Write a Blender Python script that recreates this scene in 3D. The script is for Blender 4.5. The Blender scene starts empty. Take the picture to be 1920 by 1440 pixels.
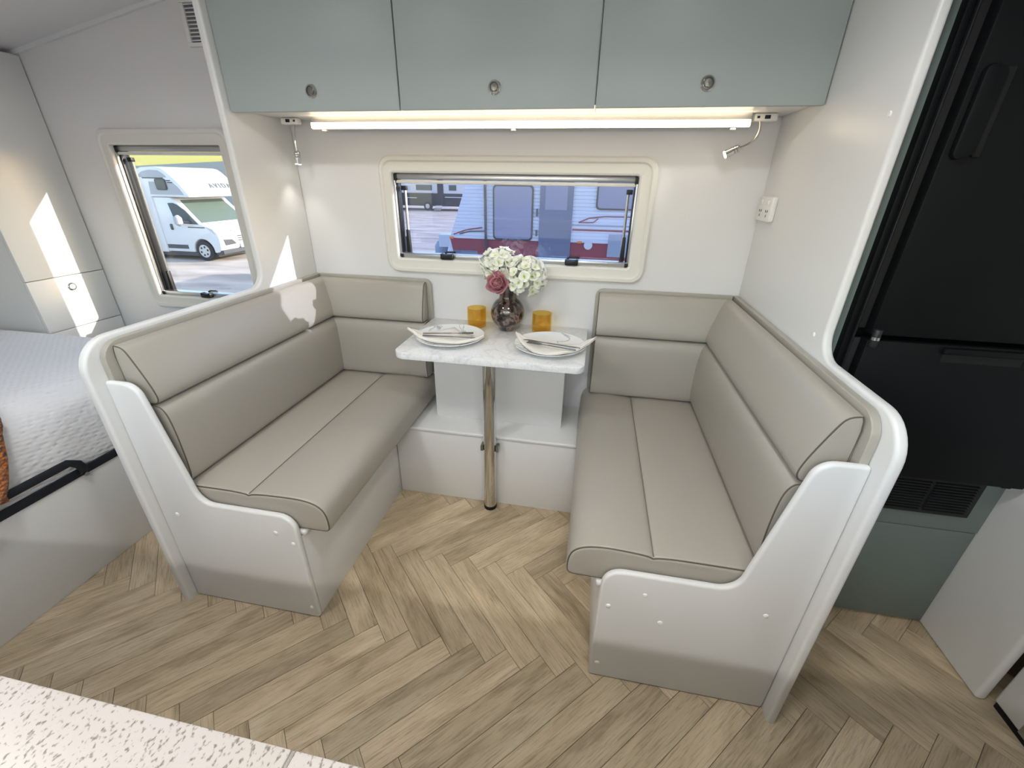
import bpy, bmesh, math, random
from mathutils import Vector, Matrix
random.seed(7)
R = math.radians
scn = bpy.context.scene
COL = scn.collection

# ------------------------------------------------------------------ camera
CAM = Vector((.1656, -1.7440, 1.2753))
def make_camera():
    yaw, pit, roll, f = R(10.177), R(25.556), R(.910), 795.1
    fw = Vector((-math.sin(yaw)*math.cos(pit), math.cos(yaw)*math.cos(pit), -math.sin(pit)))
    r = Vector((math.cos(yaw), math.sin(yaw), 0)); u = r.cross(fw)
    r2 = r*math.cos(roll)+u*math.sin(roll); u2 = -r*math.sin(roll)+u*math.cos(roll)
    cd = bpy.data.cameras.new('camera'); co = bpy.data.objects.new('camera', cd); COL.objects.link(co)
    m = Matrix((r2, u2, -fw)).transposed().to_4x4(); m.translation = CAM
    co.matrix_world = m
    cd.sensor_fit = 'HORIZONTAL'; cd.sensor_width = 36; cd.lens = f/1920*36
    cd.clip_start = .02; cd.clip_end = 300
    scn.camera = co
make_camera()
# ------------------------------------------------------------------ sky, sun, exposure
SUN_DIR = Vector((-1, -.335, -.36))
w = bpy.data.worlds.new('sky'); scn.world = w; w.use_nodes = True
nt = w.node_tree; bg = nt.nodes['Background']
sky = nt.nodes.new('ShaderNodeTexSky'); sky.sky_type = 'NISHITA'; sky.sun_disc = False
sky.sun_elevation = R(19); sky.sun_rotation = R(71)
nt.links.new(sky.outputs[0], bg.inputs[0]); bg.inputs[1].default_value = .44
sd = bpy.data.lights.new('sun', 'SUN'); sd.energy = 4.8; sd.angle = R(.6); sd.color = (1, .93, .82)
so = bpy.data.objects.new('sun', sd); COL.objects.link(so)
so.rotation_euler = SUN_DIR.to_track_quat('-Z', 'Y').to_euler()
vs = scn.view_settings
vs.view_transform = 'Standard'; vs.look = 'None'; vs.exposure = 0.68; vs.gamma = 1.0
vs.use_curve_mapping = False
STRIP_DINETTE = 4.8      # emission of the dinette and kitchen strips
STRIP_KITCHEN = 68.0
CEILING_FILL = 52.0  # emission of the added ceiling fill lights

# ------------------------------------------------------------------ helpers
def lin(c):
    return tuple((x/255/12.92 if x/255 <= .04045 else ((x/255+.055)/1.055)**2.4) for x in c)
def mat(name, col, rough=.5, metal=0., spec=.5, coat=0., emit=None, estr=0., trans=0., ior=1.45, alpha=1., bump=None, srgb=True, sheen=0.):
    m = bpy.data.materials.new(name); m.use_nodes = True
    b = m.node_tree.nodes['Principled BSDF']
    c = lin(col) if srgb else col
    b.inputs['Base Color'].default_value = (*c, 1)
    b.inputs['Roughness'].default_value = rough; b.inputs['Metallic'].default_value = metal
    b.inputs['Specular IOR Level'].default_value = spec; b.inputs['Coat Weight'].default_value = coat
    b.inputs['Transmission Weight'].default_value = trans; b.inputs['IOR'].default_value = ior
    b.inputs['Sheen Weight'].default_value = sheen
    if emit:
        b.inputs['Emission Color'].default_value = (*emit, 1); b.inputs['Emission Strength'].default_value = estr
    if bump:
        sc, st, dist = bump
        N = m.node_tree.nodes; L = m.node_tree.links
        tc = N.new('ShaderNodeTexCoord'); nz = N.new('ShaderNodeTexNoise'); nz.inputs['Scale'].default_value = sc
        nz.inputs['Detail'].default_value = 3
        bp = N.new('ShaderNodeBump'); bp.inputs['Strength'].default_value = st; bp.inputs['Distance'].default_value = dist
        L.new(tc.outputs['Object'], nz.inputs['Vector']); L.new(nz.outputs['Fac'], bp.inputs['Height'])
        L.new(bp.outputs['Normal'], b.inputs['Normal'])
    return m
def nodes(m):
    return m.node_tree.nodes, m.node_tree.links, m.node_tree.nodes['Principled BSDF']
def ramp(N, stops):
    r = N.new('ShaderNodeValToRGB'); e = r.color_ramp.elements
    while len(e) < len(stops): e.new(.5)
    for i, (p, c) in enumerate(stops):
        e[i].position = p; e[i].color = (*lin(c), 1)
    return r

WL = {}
class MB:
    def __init__(s): s.v = []; s.f = []
    def add(s, vs, fs):
        n = len(s.v); s.v += [tuple(v) for v in vs]; s.f += [tuple(i+n for i in f) for f in fs]; return s
    def box(s, x0, x1, y0, y1, z0, z1):
        return s.add([(x, y, z) for x in (x0, x1) for y in (y0, y1) for z in (z0, z1)],
                     [(0, 1, 3, 2), (4, 6, 7, 5), (0, 4, 5, 1), (2, 3, 7, 6), (0, 2, 6, 4), (1, 5, 7, 3)])
    def prism(s, poly, plane, a, b):
        mp = {'xy': lambda p, t: (p[0], p[1], t), 'xz': lambda p, t: (p[0], t, p[1]), 'yz': lambda p, t: (t, p[0], p[1])}[plane]
        n = len(poly)
        return s.add([mp(p, a) for p in poly]+[mp(p, b) for p in poly],
                     [tuple(range(n))[::-1], tuple(range(n, 2*n))]+[(i, (i+1) % n, n+(i+1) % n, n+i) for i in range(n)])
    def loft(s, rings, cap0=True, cap1=True, closed=True):
        n = len(rings[0]); vs = [p for r in rings for p in r]; fs = []
        for k in range(len(rings)-1):
            for i in range(n if closed else n-1):
                j = (i+1) % n
                fs.append((k*n+i, k*n+j, (k+1)*n+j, (k+1)*n+i))
        if cap0: fs.append(tuple(range(n))[::-1])
        if cap1: fs.append(tuple(range((len(rings)-1)*n, len(rings)*n)))
        return s.add(vs, fs)
    def tube(s, path, r, n=10, caps=True):
        path = [Vector(p) for p in path]; rings = []; up = None
        rr = r if isinstance(r, (list, tuple)) else [r]*len(path)
        for i, p in enumerate(path):
            t = (path[min(i+1, len(path)-1)]-path[max(i-1, 0)]).normalized()
            if up is None:
                up = Vector((0, 0, 1)) if abs(t.z) < .9 else Vector((1, 0, 0))
            a = up-t*up.dot(t); a.normalize(); b = t.cross(a); up = a
            rings.append([p+(a*math.cos(2*math.pi*k/n)+b*math.sin(2*math.pi*k/n))*rr[i] for k in range(n)])
        return s.loft(rings, caps, caps)
    def cyl(s, p0, p1, r, n=16, r1=None):
        return s.tube([p0, p1], [r, r if r1 is None else r1], n)
    def lathe(s, prof, c, n=32, flute=0, fl_n=0):
        rings = []
        for r, z in prof:
            rings.append([(c[0]+(r*(1+flute*math.cos(fl_n*2*math.pi*k/n)))*math.cos(2*math.pi*k/n),
                           c[1]+(r*(1+flute*math.cos(fl_n*2*math.pi*k/n)))*math.sin(2*math.pi*k/n), c[2]+z) for k in range(n)])
        return s.loft(rings)
    def xform(s, M):
        s.v = [tuple(M @ Vector(v)) for v in s.v]; return s
    def build(s, name, m, parent=None, loc=None, bevel=0., seg=2, ang=35, smooth=True, fixn=True, solid=0.):
        base = Vector((0, 0, 0))
        if parent is not None: base = WL[parent]
        elif loc is not None: base = Vector(loc)
        me = bpy.data.meshes.new(name)
        me.from_pydata([tuple(Vector(v)-base) for v in s.v], [], s.f)
        if bevel > 0 or fixn:
            bm = bmesh.new(); bm.from_mesh(me)
            if fixn: bmesh.ops.recalc_face_normals(bm, faces=bm.faces)
            if bevel > 0:
                es = [e for e in bm.edges if len(e.link_faces) == 2 and e.calc_face_angle(0) > R(40)]
                bmesh.ops.bevel(bm, geom=es, offset=bevel, segments=seg, profile=.5, affect='EDGES', clamp_overlap=True)
            bm.to_mesh(me); bm.free()
        if smooth:
            me.polygons.foreach_set('use_smooth', [True]*len(me.polygons))
            me.set_sharp_from_angle(angle=R(ang))
        me.materials.append(m)
        o = bpy.data.objects.new(name, me); COL.objects.link(o)
        WL[o] = base
        if parent is not None: o.parent = parent
        else: o.location = base
        if solid:
            md = o.modifiers.new('thickness', 'SOLIDIFY'); md.thickness = solid; md.offset = 0
        return o
def tag(o, label, cat, group=None):
    o['label'] = label; o['category'] = cat
    if group: o['group'] = group
    return o
def struct(o, label=None):
    o['kind'] = 'structure'
    if label: o['label'] = label
    return o
def empty(name, loc, label=None, cat=None, group=None):
    o = bpy.data.objects.new(name, None); COL.objects.link(o); o.location = loc; o.empty_display_size = .05
    WL[o] = Vector(loc)
    if label: tag(o, label, cat, group)
    return o
def box(name, m, parent, b, bevel=.002, **k):
    return MB().box(*b).build(name, m, parent, bevel=bevel, **k)
def arc(cx, cy, r, a0, a1, n=6):
    return [(cx+r*math.cos(R(a0+(a1-a0)*i/n)), cy+r*math.sin(R(a0+(a1-a0)*i/n))) for i in range(n+1)]
def rrect(x0, x1, z0, z1, r, n=5):
    return arc(x1-r, z0+r, r, -90, 0, n)+arc(x1-r, z1-r, r, 0, 90, n)+arc(x0+r, z1-r, r, 90, 180, n)+arc(x0+r, z0+r, r, 180, 270, n)
def chaikin(p, it=2):
    for _ in range(it):
        q = []
        for i in range(len(p)):
            a, b = p[i], p[(i+1) % len(p)]
            q.append((a[0]*.75+b[0]*.25, a[1]*.75+b[1]*.25)); q.append((a[0]*.25+b[0]*.75, a[1]*.25+b[1]*.75))
        p = q
    return p
def inset(p, d):
    n = len(p); out = []
    area = sum(p[i][0]*p[(i+1) % n][1]-p[(i+1) % n][0]*p[i][1] for i in range(n))
    sg = 1 if area > 0 else -1
    for i in range(n):
        a, b = p[i-1], p[(i+1) % n]
        tx, ty = b[0]-a[0], b[1]-a[1]; l = math.hypot(tx, ty) or 1
        out.append((p[i][0]-ty/l*sg*d, p[i][1]+tx/l*sg*d))
    return out
def fillet(pts, n=6):
    """pts: (x, z, r) polygon corners, each rounded by r"""
    out = []; N = len(pts)
    for i in range(N):
        p = Vector(pts[i][:2]); r = pts[i][2]
        if r <= 0: out.append(tuple(p)); continue
        a = (Vector(pts[i-1][:2])-p).normalized(); b = (Vector(pts[(i+1) % N][:2])-p).normalized()
        th = a.angle(b); d = r/math.tan(th/2)
        c = p+(a+b).normalized()*(r/math.sin(th/2))
        s = p+a*d-c; e = p+b*d-c
        a0 = math.atan2(s.y, s.x); a1 = math.atan2(e.y, e.x)
        da = (a1-a0+math.pi) % (2*math.pi)-math.pi
        for k in range(n+1):
            t = a0+da*k/n; out.append((c.x+r*math.cos(t), c.y+r*math.sin(t)))
    return out

# ------------------------------------------------------------------ materials
M = {}
M['panel'] = mat('white_laminate', (226, 226, 224), .32, spec=.45)
M['wall'] = mat('white_wall_board', (226, 225, 224), .28, spec=.4)
M['ceil'] = mat('ceiling_board', (227, 227, 228), .4)
M['frame'] = mat('offwhite_plastic', (224, 222, 214), .38)
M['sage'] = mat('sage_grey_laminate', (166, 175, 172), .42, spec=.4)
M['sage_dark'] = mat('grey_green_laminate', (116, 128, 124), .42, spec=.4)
M['alu'] = mat('brushed_aluminium', (196, 197, 198), .3, metal=.9)
M['chrome'] = mat('chrome', (215, 215, 212), .08, metal=1.)
M['nickel'] = mat('satin_nickel', (150, 147, 138), .25, metal=.9)
M['black'] = mat('black_plastic', (22, 22, 24), .45)
M['fridge'] = mat('black_fridge_panel', (7, 10, 12), .55, spec=.25)
M['fridge_trim'] = mat('fridge_seal_grey', (30, 32, 34), .45)
M['dark'] = mat('dark_recess', (12, 12, 13), .7)
M['greyb'] = mat('grey_gauze', (120, 120, 122), .7)
M['rubber'] = mat('black_rubber', (16, 16, 17), .7)
M['plastic_w'] = mat('white_plastic', (235, 234, 230), .35)
M['cap'] = mat('screw_cap_white', (240, 239, 235), .3)
M['led'] = mat('led_diffuser', (255, 240, 215), .5, emit=(1, .81, .56), estr=STRIP_DINETTE)
M['ledk'] = mat('kitchen_led_diffuser', (255, 250, 240), .5, emit=(1, .97, .92), estr=STRIP_KITCHEN)
M['lamp'] = mat('ceiling_fill_diffuser', (255, 252, 246), .5, emit=(.96, .98, 1.), estr=CEILING_FILL)  # glow of the added, unseen ceiling fill
M['lens'] = mat('reading_lamp_lens', (255, 252, 246), .5, emit=(1, .95, .86), estr=12.)
M['strap'] = mat('black_rail_fabric', (30, 34, 42), .6)
M['fork'] = mat('polished_steel', (150, 150, 150), .12, metal=1.)

def vinyl():
    m = mat('taupe_vinyl', (170, 165, 154), .34, spec=.55)
    N, L, b = nodes(m)
    tc = N.new('ShaderNodeTexCoord')
    vo = N.new('ShaderNodeTexVoronoi'); vo.inputs['Scale'].default_value = 420
    n2 = N.new('ShaderNodeTexNoise'); n2.inputs['Scale'].default_value = 9; n2.inputs['Detail'].default_value = 2
    L.new(tc.outputs['Object'], vo.inputs['Vector']); L.new(tc.outputs['Object'], n2.inputs['Vector'])
    b1 = N.new('ShaderNodeBump'); b1.inputs['Strength'].default_value = .06; b1.inputs['Distance'].default_value = .001
    b2 = N.new('ShaderNodeBump'); b2.inputs['Strength'].default_value = .12; b2.inputs['Distance'].default_value = .02
    L.new(vo.outputs['Distance'], b1.inputs['Height']); L.new(n2.outputs['Fac'], b2.inputs['Height'])
    L.new(b1.outputs['Normal'], b2.inputs['Normal']); L.new(b2.outputs['Normal'], b.inputs['Normal'])
    return m
M['vinyl'] = vinyl()
M['stitch'] = mat('taupe_thread', (128, 121, 108), .6)
M['piping'] = mat('taupe_piping', (92, 86, 74), .5)

def plank_mat():
    m = mat('oak_vinyl_plank', (170, 148, 118), .42, spec=.4)
    N, L, b = nodes(m)
    tc = N.new('ShaderNodeTexCoord'); oi = N.new('ShaderNodeObjectInfo')
    mul = N.new('ShaderNodeVectorMath'); mul.operation = 'SCALE'; mul.inputs[0].default_value = (13.1, 7.7, 3.3)
    L.new(oi.outputs['Random'], mul.inputs['Scale'])
    add = N.new('ShaderNodeVectorMath'); add.operation = 'ADD'
    L.new(tc.outputs['Object'], add.inputs[0]); L.new(mul.outputs[0], add.inputs[1])
    def nz(scale, sx, sy, detail, rough=.6, dist=0.):
        mp = N.new('ShaderNodeMapping'); mp.inputs['Scale'].default_value = (sx, sy, 1)
        L.new(add.outputs[0], mp.inputs['Vector'])
        n = N.new('ShaderNodeTexNoise'); n.inputs['Scale'].default_value = scale; n.inputs['Detail'].default_value = detail
        n.inputs['Roughness'].default_value = rough; n.inputs['Distortion'].default_value = dist
        L.new(mp.outputs[0], n.inputs['Vector']); return n
    big = nz(1.0, 3.2, 14, 4, .55, 1.2); fine = nz(1.0, 14, 260, 5, .7, .3); blotch = nz(1.0, 5, 9, 2)
    r1 = ramp(N, [(.28, (174, 153, 121)), (.45, (198, 177, 143)), (.58, (210, 189, 155)), (.75, (222, 204, 171))])
    L.new(big.outputs['Fac'], r1.inputs['Fac'])
    r2 = ramp(N, [(.32, (150, 138, 122)), (.52, (255, 255, 255))])
    L.new(fine.outputs['Fac'], r2.inputs['Fac'])
    mx = N.new('ShaderNodeMix'); mx.data_type = 'RGBA'; mx.blend_type = 'MULTIPLY'; mx.inputs['Factor'].default_value = .55
    L.new(r1.outputs['Color'], mx.inputs['A']); L.new(r2.outputs['Color'], mx.inputs['B'])
    hsv = N.new('ShaderNodeHueSaturation')
    mr = N.new('ShaderNodeMapRange'); mr.inputs['To Min'].default_value = .80; mr.inputs['To Max'].default_value = 1.10
    L.new(oi.outputs['Random'], mr.inputs['Value']); L.new(mr.outputs[0], hsv.inputs['Value'])
    hsv.inputs['Saturation'].default_value = .92
    L.new(mx.outputs['Result'], hsv.inputs['Color']); L.new(hsv.outputs['Color'], b.inputs['Base Color'])
    bp = N.new('ShaderNodeBump'); bp.inputs['Strength'].default_value = .12; bp.inputs['Distance'].default_value = .001
    L.new(fine.outputs['Fac'], bp.inputs['Height']); L.new(bp.outputs['Normal'], b.inputs['Normal'])
    return m
M['plank'] = plank_mat()
M['subfloor'] = mat('floor_joint_brown', (100, 85, 66), .7)

def speckle():
    m = mat('speckled_stone_laminate', (236, 232, 224), .3)
    N, L, b = nodes(m)
    tc = N.new('ShaderNodeTexCoord')
    mp = N.new('ShaderNodeMapping'); mp.inputs['Scale'].default_value = (1, .7, 1); mp.inputs['Rotation'].default_value = (0, 0, .5)
    L.new(tc.outputs['Object'], mp.inputs['Vector'])
    n1 = N.new('ShaderNodeTexNoise'); n1.inputs['Scale'].default_value = 380; n1.inputs['Detail'].default_value = 1.5
    L.new(mp.outputs[0], n1.inputs['Vector'])
    r1 = ramp(N, [(.0, (180, 176, 172)), (.58, (178, 174, 170)), (.62, (154, 149, 143)), (.72, (116, 111, 105))])
    L.new(n1.outputs['Fac'], r1.inputs['Fac'])
    n2 = N.new('ShaderNodeTexNoise'); n2.inputs['Scale'].default_value = 5
    L.new(tc.outputs['Object'], n2.inputs['Vector'])
    r2 = ramp(N, [(.35, (246, 242, 232)), (.65, (255, 250, 248))]); L.new(n2.outputs['Fac'], r2.inputs['Fac'])
    mx = N.new('ShaderNodeMix'); mx.data_type = 'RGBA'; mx.blend_type = 'MULTIPLY'; mx.inputs['Factor'].default_value = 1
    L.new(r1.outputs['Color'], mx.inputs['A']); L.new(r2.outputs['Color'], mx.inputs['B'])
    L.new(mx.outputs['Result'], b.inputs['Base Color'])
    return m
M['speckle'] = speckle()
def marble(name, base, vein, scale, width, rough, spk=0.):
    m = mat(name, base, rough)
    N, L, b = nodes(m)
    tc = N.new('ShaderNodeTexCoord'); oi = N.new('ShaderNodeObjectInfo')
    ad = N.new('ShaderNodeVectorMath'); ad.operation = 'ADD'
    L.new(tc.outputs['Object'], ad.inputs[0]); L.new(oi.outputs['Random'], ad.inputs[1])
    n = N.new('ShaderNodeTexNoise'); n.inputs['Scale'].default_value = scale; n.inputs['Detail'].default_value = 4; n.inputs['Distortion'].default_value = 1.0
    L.new(ad.outputs[0], n.inputs['Vector'])
    r = ramp(N, [(.5-width, base), (.5, vein), (.5+width, base)]); L.new(n.outputs['Fac'], r.inputs['Fac'])
    out = r.outputs['Color']
    if spk:
        n2 = N.new('ShaderNodeTexNoise'); n2.inputs['Scale'].default_value = 160; n2.inputs['Detail'].default_value = 2
        L.new(tc.outputs['Object'], n2.inputs['Vector'])
        r2 = ramp(N, [(.5, (255, 255, 255)), (.68, (218, 218, 218))]); L.new(n2.outputs['Fac'], r2.inputs['Fac'])
        mx = N.new('ShaderNodeMix'); mx.data_type = 'RGBA'; mx.blend_type = 'MULTIPLY'; mx.inputs['Factor'].default_value = spk
        L.new(out, mx.inputs['A']); L.new(r2.outputs['Color'], mx.inputs['B']); out = mx.outputs['Result']
    L.new(out, b.inputs['Base Color'])
    return m
M['table'] = marble('white_stone_laminate', (240, 240, 238), (226, 226, 226), 6, .03, .28, .35)
M['plate'] = marble('marbled_white_china', (238, 239, 237), (176, 182, 184), 5.5, .018, .15)
M['napkin'] = mat('cream_linen', (244, 240, 230), .85, sheen=.2, bump=(900, .15, .001))

def glass_mat(name, tint, refl=.08, rough=.02):
    m = bpy.data.materials.new(name); m.use_nodes = True
    N, L = m.node_tree.nodes, m.node_tree.links; N.clear()
    o = N.new('ShaderNodeOutputMaterial'); t = N.new('ShaderNodeBsdfTransparent'); g = N.new('ShaderNodeBsdfGlossy')
    t.inputs[0].default_value = (*tint, 1); g.inputs['Roughness'].default_value = rough
    lw = N.new('ShaderNodeLayerWeight'); lw.inputs['Blend'].default_value = .35
    mr = N.new('ShaderNodeMapRange'); mr.inputs['To Min'].default_value = refl; mr.inputs['To Max'].default_value = .7
    p = N.new('ShaderNodeMath'); p.operation = 'POWER'; p.inputs[1].default_value = 3.
    L.new(lw.outputs['Facing'], p.inputs[0]); L.new(p.outputs[0], mr.inputs['Value'])
    mx = N.new('ShaderNodeMixShader'); L.new(mr.outputs[0], mx.inputs['Fac'])
    L.new(t.outputs[0], mx.inputs[1]); L.new(g.outputs[0], mx.inputs[2]); L.new(mx.outputs[0], o.inputs[0])
    return m
M['tint'] = glass_mat('blue_tinted_acrylic', (.74, .78, .90), .06)
M['clear'] = glass_mat('clear_acrylic', (.93, .94, .95), .04)
M['amber'] = glass_mat('amber_glass', (.975, .85, .47), .06)
M['winglass'] = mat('vehicle_dark_glass', (70, 84, 88), .06, spec=.6)
M['shieldglass'] = mat('windscreen_glass', (84, 98, 92), .25, spec=.3)

# ------------------------------------------------------------------ room shell
XL, XR = -1.045, .727            # inner faces of the two partitions beside the dinette
YR, XW, XE, ZC = -2.25, -2.95, 2.4, 1.95

def wall_holes(name, m, x0, x1, z0, z1, ya, yb, holes):
    xs = sorted({x0, x1, *[h[0] for h in holes], *[h[1] for h in holes]})
    zs = sorted({z0, z1, *[h[2] for h in holes], *[h[3] for h in holes]})
    mb = MB()
    for i in range(len(xs)-1):
        for k in range(len(zs)-1):
            cx, cz = (xs[i]+xs[i+1])/2, (zs[k]+zs[k+1])/2
            if any(h[0] < cx < h[1] and h[2] < cz < h[3] for h in holes): continue
            mb.box(xs[i], xs[i+1], ya, yb, zs[k], zs[k+1])
    return struct(mb.build(name, m, smooth=False))
WIN_A = dict(o=(-.690, .367, .918, 1.361), i=(-.640, .304, .976, 1.298))
WIN_B = dict(o=(-1.978, -1.328, .682, 1.455), i=(-1.925, -1.383, .742, 1.391))
def hole(wd): a = wd['o']; return (a[0]+.03, a[1]-.03, a[2]+.03, a[3]-.03)
wall_holes('wall_back', M['wall'], XW, XE, -.02, ZC+.05, 0, .03, [hole(WIN_A), hole(WIN_B)])
wall_holes('wall_rear', M['wall'], XW, XE, -.02, ZC+.05, YR-.03, YR, [(-.85, .80, .96, 1.38), (-1.95, -1.36, .72, 1.40)])
struct(MB().box(XW-.03, XW, YR-.03, .03, -.02, ZC+.05).build('wall_left', M['wall'], smooth=False))
struct(MB().box(XE, XE+.03, YR-.03, .03, -.02, ZC+.05).build('wall_right', M['wall'], smooth=False))
cp = [(XW-.03, 1.594), (-1.02, ZC), (XE+.03, ZC), (XE+.03, ZC+.05), (-1.02, ZC+.05), (XW-.03, 1.644)]
struct(MB().prism(cp, 'xz', YR-.03, .03).build('ceiling', M['ceil'], smooth=False))
# thin cove strip where the sloping ceiling meets the wall over the bed
tr = MB().prism([(XW, 1.594-.012), (-1.08, ZC-.023), (-1.08, ZC-.008), (XW, 1.594+.003)], 'xz', -.012, 0).build('trim_1', M['ceil'])
struct(tr)
floor = struct(MB().box(XW, XE, YR, .0, -.03, -.0045).build('floor', M['subfloor'], smooth=False))
WL[floor] = Vector((0, 0, 0))

# herringbone planks, each its own piece of the floor
PW = .0735; PL = 6*PW; gap = .0005
pm = MB().box(gap, PL-gap, gap, PW-gap, -.0045, 0).build('plank', M['plank'], floor, bevel=.0006, seg=1)
foot = [(-1.077, -.59, -.97, 0), (.262, .757, -.97, 0), (-.6, .27, -.318, 0), (.757, 1.345, -.604, 0), (-3, -1.462, -2.3, .1),
        (-1.3, 1.0, -2.3, -1.62), (1.32, 3, -.83, 0), (1.36, 3, -2.3, 0)]
def hid(x, y): return any(a <= x <= b and c <= y <= d for a, b, c, d in foot)
first = True; X0, Y0 = -.346, -.687; s2 = math.sqrt(2)
for c in range(-2, 4):
    for i in range(-40, 40):
        bx, by = X0+s2*i*PW, Y0-s2*PL*c
        for (ang, ox, oy) in ((-45, bx, by), (45, bx, by)):
            d = Vector((math.cos(R(ang)), math.sin(R(ang)))); nrm = Vector((-d.y, d.x))
            pts = [Vector((ox, oy))+d*(PL*t)+nrm*(PW*q) for t in (0, .5, 1) for q in (0, 1)]
            cx = sum(p.x for p in pts)/6; cy = sum(p.y for p in pts)/6
            if not (-1.75 < cx < 2.15 and -1.72 < cy < -.1): continue
            if any(p.y > -.005 for p in pts): continue
            if all(hid(p.x, p.y) for p in pts): continue
            if first: o = pm; first = False
            else: o = pm.copy(); COL.objects.link(o)
            o.location = (ox, oy, 0); o.rotation_euler = (0, 0, R(ang))

# ------------------------------------------------------------------ windows
def make_window(name, wd, pane_mat, label, catches, stays):
    x0, x1, z0, z1 = wd['o']; a0, a1, b0, b1 = wd['i']
    root = struct(empty(name, ((x0+x1)/2, 0, z0)), label)
    prof = [(0, -.0005), (.001, -.013), (.006, -.018), (.016, -.018), (.021, -.013), (.026, -.012), (.048, -.012), (.053, -.009), (.055, -.002), (.055, .055)]
    rings = []
    for t, y in prof:
        f = t/.055
        q = (x0+(a0-x0)*f, x1+(a1-x1)*f, z0+(b0-z0)*f, z1+(b1-z1)*f)
        rr_ = .05*(1-f)+.008*f
        rings.append([(px, y, pz) for px, pz in rrect(*q, rr_)])
    MB().loft(rings, False, False).build('window_frame', M['frame'], root, ang=25)
    # outer black glazing frame
    g = MB()
    ro = [(px, 0, pz) for px, pz in rrect(a0-.012, a1+.012, b0-.012, b1+.012, .012)]
    ri = [(px, 0, pz) for px, pz in rrect(a0+.006, a1-.006, b0+.006, b1-.006, .008)]
    sh = lambda ring, y: [(p[0], y, p[2]) for p in ring]
    g.loft([sh(ro, .046), sh(ri, .046), sh(ri, .062), sh(ro, .062), sh(ro, .046)], False, False)
    g.build('glazing_frame', M['rubber'], root)
    MB().prism(rrect(a0-.006, a1+.006, b0-.006, b1+.006, .01), 'xz', .052, .056).build('pane', pane_mat, root)
    # blind cassette along the head, silver sill rail, black side channels
    bl = box('blind_cassette', M['alu'], root, (a0+.004, a1-.004, .012, .042, b1-.022, b1-.001), .004)
    box('blind_pull_bar', M['frame'], bl, (a0+.008, a1-.008, .010, .036, b1-.036, b1-.024), .003)
    for xx in (a0, a1-.012):
        box('end_cap', M['black'], bl, (xx, xx+.012, .008, .044, b1-.028, b1+.001), .002)
    for s, xx in ((1, a0), (-1, a1)):
        box('side_channel', M['black'], root, (min(xx, xx+s*.011), max(xx, xx+s*.011), .018, .045, b0, b1-.026), .001)
        box('side_track', M['alu'], root, (min(xx+s*.0, xx+s*.007), max(xx+s*.0, xx+s*.007), .004, .017, b0, b1-.026), .001)
    rail = box('sill_rail', M['alu'], root, (a0+.004, a1-.004, .006, .044, b0, b0+.019), .003)
    for xx in (a0, a1-.014):
        box('end_cap', M['black'], rail, (xx, xx+.014, .003, .03, b0-.001, b0+.016), .002)
    for cx in catches:
        k = MB().prism(fillet([(cx-.026, b0+.002, .004), (cx+.026, b0+.002, .004), (cx+.026, b0+.026, .004), (cx+.010, b0+.020, .006), (cx-.010, b0+.020, .006), (cx-.026, b0+.026, .004)], 3), 'xz', -.014, .010)
        ct = k.build('window_catch', M['black'], root, bevel=.002)
        MB().tube([(cx-.02, .030, b0+.02), (cx-.012, .034, b0+.024), (cx+.02, .034, b0+.025), (cx+.03, .03, b0+.024)], .004, 8).build('catch_handle', M['black'], ct)
    for s, xx in stays:
        st = MB().tube([(xx, .040, b0+.02), (xx+s*.002, .040, b0+.12), (xx+s*.003, .041, b1-.05)], .0055, 8).build('stay_arm', M['alu'], root)
        MB().prism(fillet([(xx-.008, b0+.012, .005), (xx+.010, b0+.012, .005), (xx+.007, b0+.11, .004), (xx-.004, b0+.11, .004)], 3), 'xz', .030, .048).build('stay_bracket', M['black'], st, bevel=.002)
        box('stay_clip', M['black'], st, (xx-.010, xx+.012, .030, .048, b1-.062, b1-.045), .002)
    return root
make_window('window_1', WIN_A, M['tint'], 'wide low window with tinted pane in the wall behind the dinette table', (-.430, .085), ((1, -.612), (-1, .278)))
make_window('window_2', WIN_B, M['clear'], 'tall window beside the bed looking out on the white motorhome', (-1.66,), ((1, -1.892),))

# ------------------------------------------------------------------ partitions
def partition(name, xa, xb, yfull, yf, label):
    poly = fillet([(0, -.016, 0), (yf, -.016, 0), (yf, .905, .085), (yfull, .905, .06), (yfull, ZC, 0), (0, ZC, 0)], 9)
    o = MB().prism(poly, 'yz', xa, xb).build(name, M['panel'], loc=((xa+xb)/2, yf/2, 0), bevel=.0075, seg=4)
    return tag(o, label, 'partition')
pl = partition('partition_panel', XL-.025, XL, -.331, -.992, 'white partition panel between the bed and the left bench seat')
pr = partition('partition_panel', XR, XR+.022, -.658, -1.006, 'white partition panel between the right bench seat and the black fridge')
for y, z in ((-.618, 1.408), (-.612, .94)):
    MB().lathe([(.0, .003), (.005, .0025), (.0065, 0)], (0, 0, 0), 12).xform(Matrix.Translation((XR, y, z)) @ Matrix.Rotation(R(-90), 4, 'Y')).build('screw_cap', M['cap'], pr)

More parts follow.
